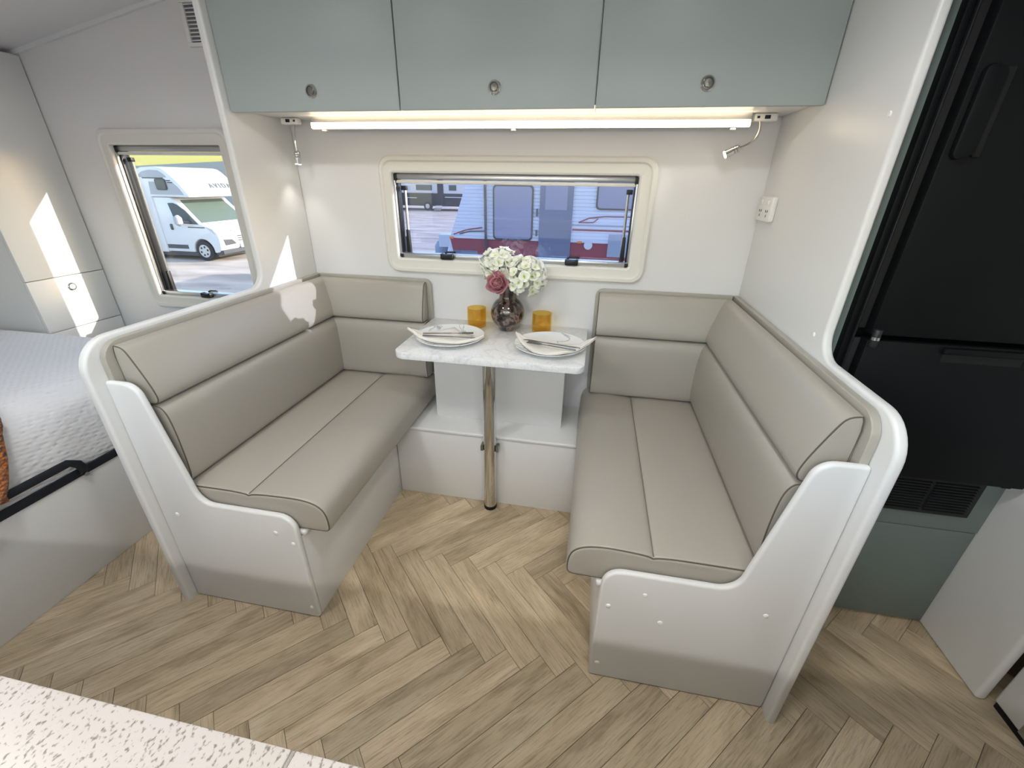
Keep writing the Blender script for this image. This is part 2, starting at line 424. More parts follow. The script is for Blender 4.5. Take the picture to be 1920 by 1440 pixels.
# ------------------------------------------------------------------ overhead cabinets
YD = -.304; ZD = 1.466
xs = [XL+.001, -.453, .133, XR-.001]
nm = ['left of the three sage grey overhead cupboards, next to the bed', 'middle of the three sage grey overhead cupboards, above the window', 'right of the three sage grey overhead cupboards, next to the fridge partition']
for i in range(3):
    a, b = xs[i], xs[i+1]
    r = empty('overhead_cupboard', ((a+b)/2, -.15, ZD), nm[i], 'cupboard', 'overhead cupboards above the dinette')
    mb = MB().box(a+.0005, b-.0005, YD+.019, -.001, ZD+.010, ZD+.024)
    mb.box(a+.0005, a+.014, YD+.019, -.001, ZD+.024, ZC-.001); mb.box(b-.014, b-.0005, YD+.019, -.001, ZD+.024, ZC-.001)
    mb.build('carcass', M['panel'], r, smooth=False)
    d = box('door', M['sage'], r, (a+.002, b-.002, YD, YD+.017, ZD, ZC-.004), .0015)
    kx = (-.741, -.158, .425)[i]; kz = 1.519
    T = Matrix.Translation((kx, YD, kz)) @ Matrix.Rotation(R(90), 4, 'X')
    k = MB().lathe([(.019, 0), (.019, .003), (.0165, .0055), (.0135, .0055), (.0125, .002), (.0, .002)], (0, 0, 0), 24).xform(T).build('knob_ring', M['chrome'], d)
    MB().lathe([(.0118, .0), (.0118, .005), (.009, .0075), (0, .008)], (0, 0, 0), 20).xform(T).build('push_button', M['nickel'], d)

# ------------------------------------------------------------------ LED strip and reading lamps
ls = empty('led_strip_light', (-.138, -.12, 1.437), 'long warm LED strip light under the overhead cupboards', 'light')
box('housing', M['alu'], ls, (-.885, .607, -.108, -.092, 1.436, 1.476), .001)
prof = [(-.108, 1.4555), (-.108, 1.4395), (-.112, 1.4365), (-.119, 1.4365), (-.1235, 1.4395), (-.1235, 1.4555)]
MB().prism(prof, 'yz', -.878, .603).build('diffuser', M['led'], ls, bevel=.001, seg=1)
for xx in (-.84, -.138, .56):
    box('clip', M['plastic_w'], ls, (xx-.008, xx+.008, -.106, -.090, 1.430, 1.4355), .001)
def reading_lamp(bx, by, path, head0, head1, label, flip):
    r = empty('reading_lamp', (bx, by, 1.38), label, 'lamp', 'bendable reading lamps')
    zt = ZD+.010
    br = box('bracket', M['plastic_w'], r, (bx-.034, bx+.034, by-.014, by+.014, zt-.022, zt-.0005), .004)
    box('switch', M['black'], br, (bx+flip*.004-.008, bx+flip*.004+.008, by-.0165, by-.012, zt-.016, zt-.006), .001)
    box('socket', M['black'], br, (bx-flip*.022-.004, bx-flip*.022+.004, by-.0155, by-.012, zt-.014, zt-.008), .001)
    MB().tube(path, .0042, 10).build('gooseneck', M['chrome'], r)
    h0, h1 = Vector(head0), Vector(head1); d = (h1-h0).normalized()
    pts = [h0]; rs = [.006]
    for t, q in ((.004, .0105), (.010, .012), (.012, .0105), (.014, .012), (.018, .012), (.020, .0105), (.022, .012), ((h1-h0).length, .012)):
        pts.append(h0+d*t); rs.append(q)
    hd = MB().tube(pts, rs, 18).build('lamp_head', M['chrome'], r)
    MB().cyl(h1-d*.001, h1+d*.002, .0105, 18).build('lens', M['lens'], hd)
    ld = bpy.data.lights.new('reading_lamp_light', 'SPOT'); ld.energy = .6; ld.spot_size = R(80); ld.spot_blend = 1.; ld.shadow_soft_size = .01; ld.color = (1, .95, .88)
    lo = bpy.data.objects.new('reading_lamp_light', ld); COL.objects.link(lo); lo.parent = r
    lo.location = h1+d*.006-WL[r]; lo.rotation_euler = d.to_track_quat('-Z', 'Y').to_euler()
    return r
def bez(p0, p1, p2, n=10):
    p0, p1, p2 = Vector(p0), Vector(p1), Vector(p2)
    return [p0*(1-t)**2+p1*2*t*(1-t)+p2*t*t for t in [i/n for i in range(n+1)]]
reading_lamp(-.985, -.08, bez((-.972, -.084, 1.458), (-.975, -.094, 1.42), (-.976, -.09, 1.366)), (-.976, -.09, 1.368), (-.981, -.088, 1.324),
             'chrome reading lamp hanging straight down above the left bench seat', -1)
reading_lamp(.652, -.08, bez((.638, -.084, 1.458), (.655, -.10, 1.40), (.592, -.10, 1.381), 12), (.594, -.10, 1.382), (.553, -.10, 1.362),
             'chrome reading lamp bent sideways above the right bench seat', 1)

# ------------------------------------------------------------------ power outlet on the right partition
po = empty('power_outlet', (XR, -.09, 1.17), 'white double power outlet on the right partition beside the window', 'outlet')
pp = MB().prism(rrect(-.152, -.032, 1.166, 1.242, .006), 'yz', XR-.016, XR).build('plate', M['plastic_w'], po, bevel=.003)
for yy in (-.122, -.062):
    sw = box('rocker_switch', M['plastic_w'], pp, (XR-.0205, XR-.016, yy-.010, yy+.010, 1.218, 1.232), .002)
    sk = MB()
    for dy, dz, rot in ((-.008, .006, 30), (.008, .006, -30), (0, -.008, 0)):
        Mx = Matrix.Translation((XR-.0165, yy+dy, 1.192+dz)) @ Matrix.Rotation(R(rot), 4, 'X')
        q = MB().box(-.0006, .0006, -.0011, .0011, -.004, .004).xform(Mx); sk.add(q.v, q.f)
    sk.build('socket_slots', M['dark'], pp)

# ------------------------------------------------------------------ wall vent beside the cupboards
vt = empty('wall_vent', (-1.33, 0, 1.72), 'small white louvred wall vent near the ceiling beside the overhead cupboards', 'vent')
vf = MB()
for b in ((-1.405, -1.26, 1.715, 1.728), (-1.405, -1.26, 1.845, 1.858), (-1.405, -1.388, 1.728, 1.845), (-1.277, -1.26, 1.728, 1.845)):
    vf.box(b[0], b[1], -.010, -.0005, b[2], b[3])
vf.build('frame', M['plastic_w'], vt, bevel=.002)
box('backing', M['greyb'], vt, (-1.388, -1.277, -.002, -.0006, 1.728, 1.845), 0)
for i in range(10):
    z = 1.732+i*.0118
    MB().prism([(-.008, z), (-.002, z+.004), (-.002, z+.0065), (-.008, z+.0025)], 'yz', -1.389, -1.276).build('slat', M['plastic_w'], vt)

# ------------------------------------------------------------------ bench seats
def cap_dome(p, parent, axis='y'):
    rot = Matrix.Rotation(R(90), 4, 'X')
    MB().lathe([(.0068, 0), (.006, .0018), (.003, .003), (0, .0033)], (0, 0, 0), 12).xform(Matrix.Translation(p) @ rot).build('screw_cap', M['cap'], parent)

def bench(side):
    s = 1 if side == 'right' else -1
    if s > 0: xf, xw, yf = .262, XR, -.972
    else: xf, xw, yf = -.590, XL, -.964
    r = empty('bench_seat_base', ((xf+xw)/2, yf/2, 0), f'white box base of the {side} bench seat with a curved end panel', 'bench base')
    def X(d): return xf+s*d            # d = distance from the aisle face towards the side wall
    wdt = abs(xw-xf)
    e = fillet([(X(0), 0, 0), (X(0), .418, .05), (X(wdt*.655), .418, .05), (X(wdt*.80), .794, .045), (X(wdt), .794, 0), (X(wdt), 0, 0)], 7)
    ep = MB().prism(e, 'xz', yf, yf+.018).build('end_panel', M['panel'], r, bevel=.0075, seg=4)
    bx = sorted((X(.002), X(.018)))
    box('front_panel', M['panel'], r, (bx[0], bx[1], yf+.018, -.002, 0, .334), .001)
    tx = sorted((X(-.012), X(wdt-.001)))
    box('top_board', M['panel'], r, (tx[0], tx[1], yf+.018, -.002, .335, .354), .008, seg=4)
    caps = ([(.370, .355), (.287, .296), (.420, .266), (.648, .353), (.282, .06)] if s > 0 else [(-.987, .361), (-.66, .351), (-.611, .317), (-.609, .046)])
    for cx, cz in caps: cap_dome((cx, yf, cz), ep)
    return r
bench('left'); bench('right')

def cushion_mesh(prof, to3, l0, l1, r0, r1, n=5):
    """prof: closed 2-D profile; to3(p, l) places it; ends rounded by r0 / r1"""
    rings = []
    for k in range(n+1):
        a = math.pi/2*k/n
        rings.append((inset(prof, r0*(1-math.sin(a))) if r0 else prof, l0+(1 if l1 > l0 else -1)*r0*(1-math.cos(a))))
    for t in (.25, .5, .75): rings.append((prof, l0+(l1-l0)*t))
    for k in range(n, -1, -1):
        a = math.pi/2*k/n
        rings.append((inset(prof, r1*(1-math.sin(a))) if r1 else prof, l1-(1 if l1 > l0 else -1)*r1*(1-math.cos(a))))
    return MB().loft([[to3(p, l) for p in q] for q, l in rings])
def seam(prof, to3, l, rad, parent, skip=None, name='piping'):
    pts = [to3(p, l) for p in prof if not (skip and skip(p))]
    return MB().tube(pts, rad, 6).build(name, M['piping'], parent)

def seat(side):
    s = 1 if side == 'right' else -1
    if s > 0: xf, xb, gr = .170, .690, .208
    else: xf, xb, gr = -.498, -1.005, .243
    D = abs(xb-xf)
    c = [(D, .357), (.04, .356), (.012, .357), (.002, .366), (.0, .385), (.002, .415), (.012, .442), (.040, .461), (.09, .4685), (gr-.06, .4655), (gr-.018, .4615), (gr-.004, .4575),
         (gr, .4545), (gr+.004, .4575), (gr+.018, .460), (gr+.06, .463), (D-.06, .461), (D, .457)]
    prof = chaikin(c, 2)
    to3 = lambda p, l: (xf+s*p[0], l, p[1])
    yf = -.948 if s > 0 else -.941
    r = empty('seat_cushion', (xf+s*D/2, -.47, .357), f'taupe vinyl seat cushion of the {side} bench with a rolled front edge', 'cushion', 'bench seat cushions')
    cushion_mesh(prof, to3, yf, -.008, .012, .006).build('pad', M['vinyl'], r, ang=50)
    q = inset(prof, .004)
    seam(q, to3, yf+.004, .0022, r, skip=lambda p: p[1] < .3585 or p[0] > D-.004)
    MB().tube([(xf+s*gr, yf+.006, .4565), (xf+s*gr, -.1, .4565)], .0014, 6).build('stitch_seam', M['stitch'], r)
    return r
seat('left'); seat('right')

LOW = [(.020, .4625), (.104, .4625), (.117, .475), (.1225, .51), (.1235, .60), (.119, .672), (.110, .702), (.094, .7165), (.020, .7175)]
UPP = [(.020, .7185), (.092, .7185), (.104, .727), (.1065, .745), (.096, .782), (.076, .832), (.064, .860), (.056, .874), (.042, .8815), (.020, .8825)]
def backrest(name, label, to3, l0, l1, board, ends):
    """to3((depth, z), l); board = 2-D outline function"""
    r = empty(name, to3((.06, .4625), (l0+l1)/2), label, 'backrest', 'dinette backrests')
    sg = 1 if l1 > l0 else -1
    mb = MB(); n = len(board)
    mb.loft([[to3((.0015, z), l) for l, z in board], [to3((.019, z), l) for l, z in board]])
    mb.build('backing_board', M['vinyl'], r, bevel=.005, seg=3)
    for nme, pf in (('lower_bolster', LOW), ('upper_bolster', UPP)):
        prof = chaikin(pf, 2)
        e0, e1 = ends[nme]
        b = cushion_mesh(prof, to3, l0+sg*e0, l1-sg*e1, .005, .005).build(nme, M['vinyl'], r, ang=50)
        qq = inset(prof, .0015)
        for flag, l in ((ends['seam0'], l0+sg*(e0+.0015)), (ends['seam1'], l1-sg*(e1+.0015))):
            if flag: seam(qq, to3, l, .0018, b, skip=lambda p: p[0] < .0225)
    return r
def board_poly(l0, l1, zt, r0, r1):
    return fillet([(l0, .46, .0), (l1, .46, .0), (l1, zt, r1), (l0, zt, r0)], 6)
side_ends = dict(lower_bolster=(.022, .004), upper_bolster=(.022, .004), seam0=True, seam1=False)
backrest('side_backrest', 'long taupe vinyl backrest along the left partition, beside the bed', lambda p, l: (XL+p[0], l, p[1]), -.952, -.010,
         board_poly(-.952, -.006, .893, .05, .002), side_ends)
backrest('side_backrest', 'long taupe vinyl backrest along the right partition, beside the fridge', lambda p, l: (XR-p[0], l, p[1]), -.958, -.010,
         board_poly(-.958, -.006, .893, .05, .002), side_ends)
dsc = .84
backrest('corner_backrest', 'short taupe vinyl backrest on the back wall left of the table', lambda p, l: (l, -p[0]*dsc, p[1]), XL+.075, -.510,
         board_poly(XL+.021, -.504, .893, .002, .03), dict(lower_bolster=(-.03, .006), upper_bolster=(-.03, .014), seam0=False, seam1=True))
backrest('corner_backrest', 'short taupe vinyl backrest on the back wall right of the table', lambda p, l: (l, -p[0]*dsc, p[1]), .200, XR-.075,
         board_poly(.192, XR-.021, .893, .03, .002), dict(lower_bolster=(.004, -.03), upper_bolster=(.004, -.03), seam0=True, seam1=False))

# ------------------------------------------------------------------ plinth, boxed cover, table
pz = empty('plinth_step', (-.164, -.16, 0), 'low white plinth step between the two bench seats', 'plinth')
box('riser', M['panel'], pz, (-.5895, .2615, -.320, -.306, 0, .330), .001)
box('step_top', M['panel'], pz, (-.5895, .2615, -.327, -.001, .330, .345), .006, seg=4)
cb = empty('boxed_cover', (-.17, -.10, .345), 'white boxed-in cover panel under the table against the wall', 'cover panel')
mb = MB().box(-.442, .100, -.206, -.192, .3452, .696)
mb.build('front_panel', M['panel'], cb, bevel=.0015)
for a in (-.4415, .0865): box('side_panel', M['panel'], cb, (a, a+.013, -.1915, -.001, .3452, .696), .001)

TB = empty('dinette_table', (-.168, -.2, 0), 'white stone-look dinette table on a single chrome leg', 'table')
tp = fillet([(-.508, -.001, 0), (-.508, -.436, .045), (.173, -.436, .035), (.173, -.001, 0)], 8)
MB().prism(tp, 'xy', .697, .720).build('table_top', M['table'], TB, bevel=.0015)
LX, LY = -.171, -.350
lg = MB().cyl((LX, LY, .018), (LX, LY, .697), .0255, 32).build('leg', M['chrome'], TB)
MB().cyl((LX, LY, .001), (LX, LY, .018), .027, 32).build('rubber_foot', M['rubber'], lg, bevel=.002)
MB().cyl((LX, LY, .684), (LX, LY, .6965), .045, 32).build('leg_flange', M['chrome'], lg, bevel=.002)
for s in (-1, 1):
    box('leg_clip', M['nickel'], TB, (LX+s*.031-.006, LX+s*.031+.006, LY-.012, LY+.022, .292, .318), .003)

# ------------------------------------------------------------------ table setting
TZ = .7202
def pz_(r): return TZ+.0085+.013*(min(r, .13)/.13)**3
def plate(c, label):
    prof = [(0, .0015), (.072, .0), (.078, .002), (.10, .008), (.128, .0185), (.1305, .0205), (.1295, .0225), (.115, .0165), (.095, .0105), (.07, .0085), (0, .0083)]
    o = MB().lathe(prof, (c[0], c[1], TZ), 64).build('dinner_plate', M['plate'], loc=(c[0], c[1], TZ), ang=60)
    return tag(o, label, 'plate', 'marbled dinner plates')
PLL, PLR = (-.343, -.262), (.040, -.274)
plate(PLL, 'marbled white dinner plate on the left side of the table'); plate(PLR, 'marbled white dinner plate on the right side of the table')

def napkin(c, left, right, back, front, label, lift):
    """cloth between a back edge and a front edge, both polylines from left tip to right tip"""
    def samp(poly, t):
        seg = [(Vector(poly[i]), Vector(poly[i+1])) for i in range(len(poly)-1)]
        tot = sum((b-a).length for a, b in seg); d = t*tot
        for a, b in seg:
            l = (b-a).length
            if d <= l+1e-9: return a+(b-a)*(d/l if l else 0)
            d -= l
        return Vector(poly[-1])
    nu, nv = 28, 8
    def top(p, u, h):
        r = math.hypot(p.x-c[0], p.y-c[1])
        z = pz_(r)+.002+(max(0, r-.12)*lift)
        return (p.x, p.y, z+h+.0012*math.sin(u*17+p.y*60))
    def layer(bk, fr, h0, h1, name, parent, loc):
        g = []
        for i in range(nu+1):
            u = i/nu; a, b = samp(fr, u), samp(bk, u)
            g.append([top(a+(b-a)*(j/nv), u, h0+(h1-h0)*math.sin(math.pi*min(1, max(0, (j/nv)*1.0)))**.5) for j in range(nv+1)])
        m_ = MB(); vs = [p for r_ in g for p in r_]
        fs = [(i*(nv+1)+j, (i+1)*(nv+1)+j, (i+1)*(nv+1)+j+1, i*(nv+1)+j+1) for i in range(nu) for j in range(nv)]
        m_.add(vs, fs)
        return m_.build(name, M['napkin'], parent, loc=loc, solid=.0022, ang=80, fixn=False)
    r = empty('folded_napkin', (c[0], c[1], TZ+.012), label, 'napkin', 'cream napkins under the cutlery')
    layer(back, front, .001, .0015, 'cloth', r, None)
    mid = [tuple(Vector(front[i])*.62+Vector(samp(back, i/(len(front)-1)))*.38) for i in range(len(front))]
    layer(mid, [tuple(Vector(p)*.985+Vector((c[0], c[1]))*.015) for p in front], .004, .0075, 'folded_band', r, None)
    return r
napkin(PLL, None, None, [(-.505, -.268), (-.43, -.235), (-.359, -.160), (-.285, -.235), (-.209, -.272)],
       [(-.510, -.282), (-.45, -.322), (-.38, -.343), (-.315, -.348), (-.25, -.323), (-.204, -.284)], 'cream napkin folded on the left dinner plate', .25)
napkin(PLR, None, None, [(-.092, -.212), (-.02, -.236), (.06, -.252), (.14, -.252), (.203, -.226)],
       [(-.098, -.222), (-.05, -.310), (.0, -.385), (.03, -.398), (.09, -.372), (.16, -.315), (.208, -.238)], 'cream napkin folded on the right dinner plate', .30)

def cutlery(kind, p0, p1, z, label, tilt=0.):
    p0, p1 = Vector((*p0, z)), Vector((*p1, z+tilt)); d = p1-p0; Lg = d.length
    rot = math.atan2(d.y, d.x)
    T = Matrix.Translation(p0) @ Matrix.Rotation(rot, 4, 'Z') @ Matrix.Rotation(-math.asin(tilt/Lg) if tilt else 0, 4, 'Y')
    h = fillet([(0, -.0045, .003), (Lg*.45, -.0028, .001), (Lg*.56, -.0026, 0), (Lg*.56, .0026, 0), (Lg*.45, .0028, .001), (0, .0045, .003)], 3)
    r = empty('table_'+kind, tuple(p0), label, kind, 'steel cutlery on the napkins')
    MB().prism(h, 'xy', 0, .0032).xform(T).build('handle', M['fork'], r, bevel=.0012)
    if kind == 'knife':
        b = fillet([(Lg*.56, -.0035, 0), (Lg*.9, -.0075, .006), (Lg, .004, .002), (Lg*.56, .0048, 0)], 4)
        MB().prism(b, 'xy', .0008, .0022).xform(T).build('blade', M['fork'], r, bevel=.0005)
    else:
        m_ = MB(); a = Lg*.56
        neck = [(a, -.0026), (a+Lg*.12, -.003), (a+Lg*.16, -.009), (a+Lg*.22, -.0105), (a+Lg*.22, .0105), (a+Lg*.16, .009), (a+Lg*.12, .003), (a, .0026)]
        m_.prism(neck, 'xy', .0006, .0022)
        for k in range(4):
            y = -.0105+k*.0061
            m_.box(a+Lg*.22-.001, Lg, y, y+.0027, .0006, .0022)
        m_.xform(T).build('tines', M['fork'], r, bevel=.0004, seg=1)
    return r
cutlery('fork', (-.444, -.288), (-.255, -.252), .7455, 'steel fork lying on the left napkin', .0035)
cutlery('knife', (-.436, -.312), (-.230, -.296), .7455, 'steel knife lying on the left napkin', .0015)
cutlery('fork', (.138, -.345), (-.040, -.296), .7470, 'steel fork lying on the right napkin')
cutlery('knife', (.152, -.318), (-.064, -.270), .7455, 'steel knife lying on the right napkin', .0005)

def tumbler(c, label):
    r = empty('amber_tumbler', (c[0], c[1], TZ), label, 'glass', 'ribbed amber tumblers')
    H = .080
    outer = [(0, 0), (.036, 0), (.0382, .003), (.0385, H*.5), (.039, H)]
    inner = [(.0365, H), (.0360, H*.5), (.0355, .011), (.033, .008), (0, .008)]
    n = 112; rings = []
    for k, (rr_, z) in enumerate(outer+inner):
        fl = .030 if 0 < k < len(outer) and z < H-.004 else 0
        rings.append([(c[0]+rr_*(1+fl*math.cos(14*2*math.pi*q/n))*math.cos(2*math.pi*q/n), c[1]+rr_*(1+fl*math.cos(14*2*math.pi*q/n))*math.sin(2*math.pi*q/n), TZ+z) for q in range(n)])
    MB().loft(rings, False, False).build('glass_body', M['amber'], r, ang=50)
    return r
tumbler((-.289, -.072), 'ribbed amber tumbler left of the vase'); tumbler((-.013, -.088), 'ribbed amber tumbler right of the vase')

# vase and flowers
def vase_mat():
    m = mat('tortoiseshell_glass', (60, 46, 42), .05, spec=.6, coat=.6)
    N, L, b = nodes(m)
    tc = N.new('ShaderNodeTexCoord'); sep = N.new('ShaderNodeSeparateXYZ'); L.new(tc.outputs['Object'], sep.inputs[0])
    vo = N.new('ShaderNodeTexVoronoi'); vo.inputs['Scale'].default_value = 62; vo.inputs['Randomness'].default_value = 1
    nz = N.new('ShaderNodeTexNoise'); nz.inputs['Scale'].default_value = 34; nz.inputs['Detail'].default_value = 2
    L.new(tc.outputs['Object'], vo.inputs['Vector']); L.new(tc.outputs['Object'], nz.inputs['Vector'])
    r1 = ramp(N, [(.40, (30, 20, 20)), (.50, (84, 66, 58)), (.58, (150, 132, 122)), (.66, (98, 78, 70))]); L.new(nz.outputs['Fac'], r1.inputs['Fac'])
    # swirling upper glass is clearer and browner, spots crowd the lower belly
    r2 = ramp(N, [(.44, (40, 28, 26)), (.62, (118, 100, 88))])
    mp = N.new('ShaderNodeMapping'); mp.inputs['Scale'].default_value = (60, 60, 9); L.new(tc.outputs['Object'], mp.inputs['Vector'])
    n3 = N.new('ShaderNodeTexNoise'); n3.inputs['Scale'].default_value = 1.; L.new(mp.outputs[0], n3.inputs['Vector']); L.new(n3.outputs['Fac'], r2.inputs['Fac'])
    mr = N.new('ShaderNodeMapRange'); mr.inputs['From Min'].default_value = .07; mr.inputs['From Max'].default_value = .11
    L.new(sep.outputs['Z'], mr.inputs['Value'])
    mx = N.new('ShaderNodeMix'); mx.data_type = 'RGBA'
    L.new(mr.outputs[0], mx.inputs['Factor']); L.new(r1.outputs['Color'], mx.inputs['A']); L.new(r2.outputs['Color'], mx.inputs['B'])
    L.new(mx.outputs['Result'], b.inputs['Base Color'])
    b.inputs['Transmission Weight'].default_value = .25
    return m
VC = (-.155, -.084)
VB = .069
vp = [(0, 0), (.030, 0), (.035, .002)]+[(VB*math.sin(R(a)), .071-VB*math.cos(R(a))) for a in range(36, 149, 8)]+[(.0345, .137), (.0335, .150), (.0345, .165), (.037, .177), (.0375, .180), (.0345, .180), (.031, .165), (.030, .145), (.030, .120), (0, .118)]
va = MB().lathe(vp, (VC[0], VC[1], TZ), 48).build('flower_vase', vase_mat(), loc=(VC[0], VC[1], TZ), ang=50)
tag(va, 'round brown speckled glass vase with a narrow neck on the table', 'vase')

def petal_mat():
    m = mat('hydrangea_petal', (240, 244, 226), .6, sheen=.1)
    N, L, b = nodes(m)
    tc = N.new('ShaderNodeTexCoord'); ln = N.new('ShaderNodeVectorMath'); ln.operation = 'LENGTH'
    L.new(tc.outputs['Object'], ln.inputs[0])
    r = ramp(N, [(.0, (160, 182, 84)), (.18, (206, 220, 150)), (.42, (240, 243, 222)), (1., (246, 246, 240))])
    mr = N.new('ShaderNodeMapRange'); mr.inputs['From Max'].default_value = .021
    L.new(ln.outputs['Value'], mr.inputs['Value']); L.new(mr.outputs[0], r.inputs['Fac']); L.new(r.outputs['Color'], b.inputs['Base Color'])
    b.inputs['Subsurface Weight'].default_value = 0
    return m
M['hyd'] = petal_mat(); M['leaf'] = mat('green_leaf', (112, 140, 72), .5); M['stem'] = mat('green_stem', (96, 110, 60), .6)
def petal(mb, L0, Wd, cup, T, n=4):
    rows = []
    for i in range(n+1):
        t = i/n; wv = Wd*math.sin(math.pi*min(1, t*.86+.10))**.8
        rows.append([(L0*t, wv*s, cup*L0*t*t+cup*.5*abs(s)*wv) for s in (-1, -.5, 0, .5, 1)])
    vs = [p for r in rows for p in r]
    fs = [(i*5+j, (i+1)*5+j, (i+1)*5+j+1, i*5+j+1) for i in range(n) for j in range(4)]
    q = MB().add(vs, fs).xform(T); mb.add(q.v, q.f)
flor = MB()
for k in range(4):
    petal(flor, .0200, .0150, .20+.25*(k % 2), Matrix.Rotation(R(90*k), 4, 'Z'), 4)
FL0 = None
def hydrangea(c, rad, n, label, stem_from):
    global FL0
    r = empty('hydrangea_flower', tuple(c), label, 'flower', 'white hydrangeas in the vase')
    c = Vector(c)
    MB().tube(bez(stem_from, Vector(stem_from)*.4+c*.6-Vector((0, 0, .02)), c), .0028, 8).build('stem', M['stem'], r)
    ga = math.pi*(3-math.sqrt(5))
    for i in range(n):
        z = 1-1.72*(i+.5)/n; q = math.sqrt(max(0, 1-z*z)); th = i*ga
        d = Vector((q*math.cos(th), q*math.sin(th)*.85, z*.86))
        d += Vector([random.uniform(-.14, .14) for _ in range(3)])
        if FL0 is None:
            FL0 = flor.build('floret', M['hyd'], r, fixn=False, ang=80, solid=.0006); o = FL0
            me = FL0.data; o.location = (0, 0, 0)
            for v in me.vertices: v.co = v.co + WL[r]
        else:
            o = FL0.copy(); COL.objects.link(o); o.parent = r
        o.location = d*rad
        qd = d.to_track_quat('Z', 'Y'); o.rotation_mode = 'QUATERNION'
        o.rotation_quaternion = qd @ Matrix.Rotation(random.uniform(-.5, .5), 3, 'X').to_quaternion() @ Matrix.Rotation(random.uniform(0, 6.28), 3, 'Z').to_quaternion()
        sc_ = random.uniform(.85, 1.2); o.scale = (sc_, sc_, sc_)
    return r
h1 = hydrangea((-.192, -.085, .982), .062, 62, 'white hydrangea flower on the left of the vase, behind the pink rose', (-.160, -.084, .862))
h2 = hydrangea((-.086, -.100, .945), .073, 78, 'white hydrangea flower drooping to the right of the vase', (-.150, -.084, .862))
lf = MB(); petal(lf, .06, .018, .15, Matrix.Translation((-.058, -.125, .905)) @ Matrix.Rotation(R(-18), 4, 'Z') @ Matrix.Rotation(R(-8), 4, 'Y'), 6)
lf.build('leaf', M['leaf'], h2, fixn=False, solid=.0008)

def rose_mat():
    m = mat('dusty_rose_petal', (160, 92, 104), .55, sheen=.2)
    N, L, b = nodes(m)
    tc = N.new('ShaderNodeTexCoord'); ln = N.new('ShaderNodeVectorMath'); ln.operation = 'LENGTH'; L.new(tc.outputs['Object'], ln.inputs[0])
    oi = N.new('ShaderNodeObjectInfo')
    mr = N.new('ShaderNodeMapRange'); mr.inputs['From Max'].default_value = .045; L.new(ln.outputs['Value'], mr.inputs['Value'])
    r = ramp(N, [(.25, (92, 34, 50)), (.7, (148, 72, 92)), (1., (190, 128, 134))]); L.new(mr.outputs[0], r.inputs['Fac'])
    hs = N.new('ShaderNodeHueSaturation'); m2 = N.new('ShaderNodeMapRange'); m2.inputs['To Min'].default_value = .8; m2.inputs['To Max'].default_value = 1.2
    L.new(oi.outputs['Random'], m2.inputs['Value']); L.new(m2.outputs[0], hs.inputs['Value']); L.new(r.outputs['Color'], hs.inputs['Color']); L.new(hs.outputs['Color'], b.inputs['Base Color'])
    return m
M['rose'] = rose_mat()
rs = empty('pink_rose', (-.181, -.142, .918), 'dusty pink rose leaning out at the front of the vase', 'flower')
MB().tube(bez((-.160, -.09, .872), (-.168, -.105, .905), (-.179, -.128, .914)), .003, 8).build('stem', M['stem'], rs)
face = Vector((-.10, -1, .38)).to_track_quat('Z', 'Y')
rp = MB(); petal(rp, .050, .027, .85, Matrix.Identity(4), 5)
first_p = None
for ring, (cnt, tilt, sc_) in enumerate(((7, 8, 1.0), (7, 30, .95), (6, 48, .84), (5, 62, .68), (4, 76, .50))):
    for k in range(cnt):
        if first_p is None:
            first_p = rp.build('petal', M['rose'], rs, fixn=False, solid=.0008, ang=80); o = first_p
            for v in o.data.vertices: v.co = v.co + WL[rs]
        else:
            o = first_p.copy(); COL.objects.link(o); o.parent = rs
        a = 360/cnt*k+ring*31+random.uniform(-9, 9)
        q = face @ Matrix.Rotation(R(a), 3, 'Z').to_quaternion() @ Matrix.Rotation(R(-tilt+random.uniform(-6, 6)), 3, 'Y').to_quaternion()
        o.rotation_mode = 'QUATERNION'; o.rotation_quaternion = q; o.scale = (sc_, sc_, sc_)
        o.location = face @ Vector((0, 0, -.018))

# ------------------------------------------------------------------ fridge wall on the right
YK = -.606
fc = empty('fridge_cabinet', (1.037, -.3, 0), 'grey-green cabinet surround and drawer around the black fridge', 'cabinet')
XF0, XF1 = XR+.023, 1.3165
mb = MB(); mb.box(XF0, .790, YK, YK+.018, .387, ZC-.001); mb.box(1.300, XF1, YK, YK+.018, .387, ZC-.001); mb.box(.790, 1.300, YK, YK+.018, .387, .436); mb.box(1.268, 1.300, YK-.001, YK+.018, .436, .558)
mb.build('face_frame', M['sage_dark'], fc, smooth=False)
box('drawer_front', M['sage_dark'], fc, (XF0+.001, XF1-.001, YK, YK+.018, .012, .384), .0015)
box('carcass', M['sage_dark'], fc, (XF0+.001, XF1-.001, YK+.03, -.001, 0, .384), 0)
fr = empty('fridge', (1.045, -.35, .437), 'tall black two-door fridge beside the right partition', 'fridge')
box('body', M['fridge'], fr, (.791, 1.299, YK+.02, -.03, .437, 1.90), .002)
mb = MB(); mb.box(.788, .802, YK-.020, YK+.019, .560, 1.90); mb.box(1.285, 1.307, YK-.020, YK+.019, .560, 1.90); mb.box(.800, 1.285, YK-.014, YK+.019, .560, .578)
mb.build('frame', M['fridge'], fr, bevel=.002)
mb = MB(); mb.box(.804, .808, YK-.024, YK-.012, .58, 1.90)
mb.build('frame_bead', M['fridge_trim'], fr, bevel=.001)
YP = YK-.052
du = box('upper_door', M['fridge'], fr, (.822, 1.302, YP, YK-.021, .962, 1.90), .004)
dl = box('lower_door', M['fridge'], fr, (.822, 1.302, YP, YK-.021, .582, .950), .004)
box('door_seal', M['rubber'], du, (.808, 1.296, YK-.021, YK-.013, .97, 1.89), .001)
box('door_seal', M['rubber'], dl, (.808, 1.296, YK-.021, YK-.013, .59, .945), .001)
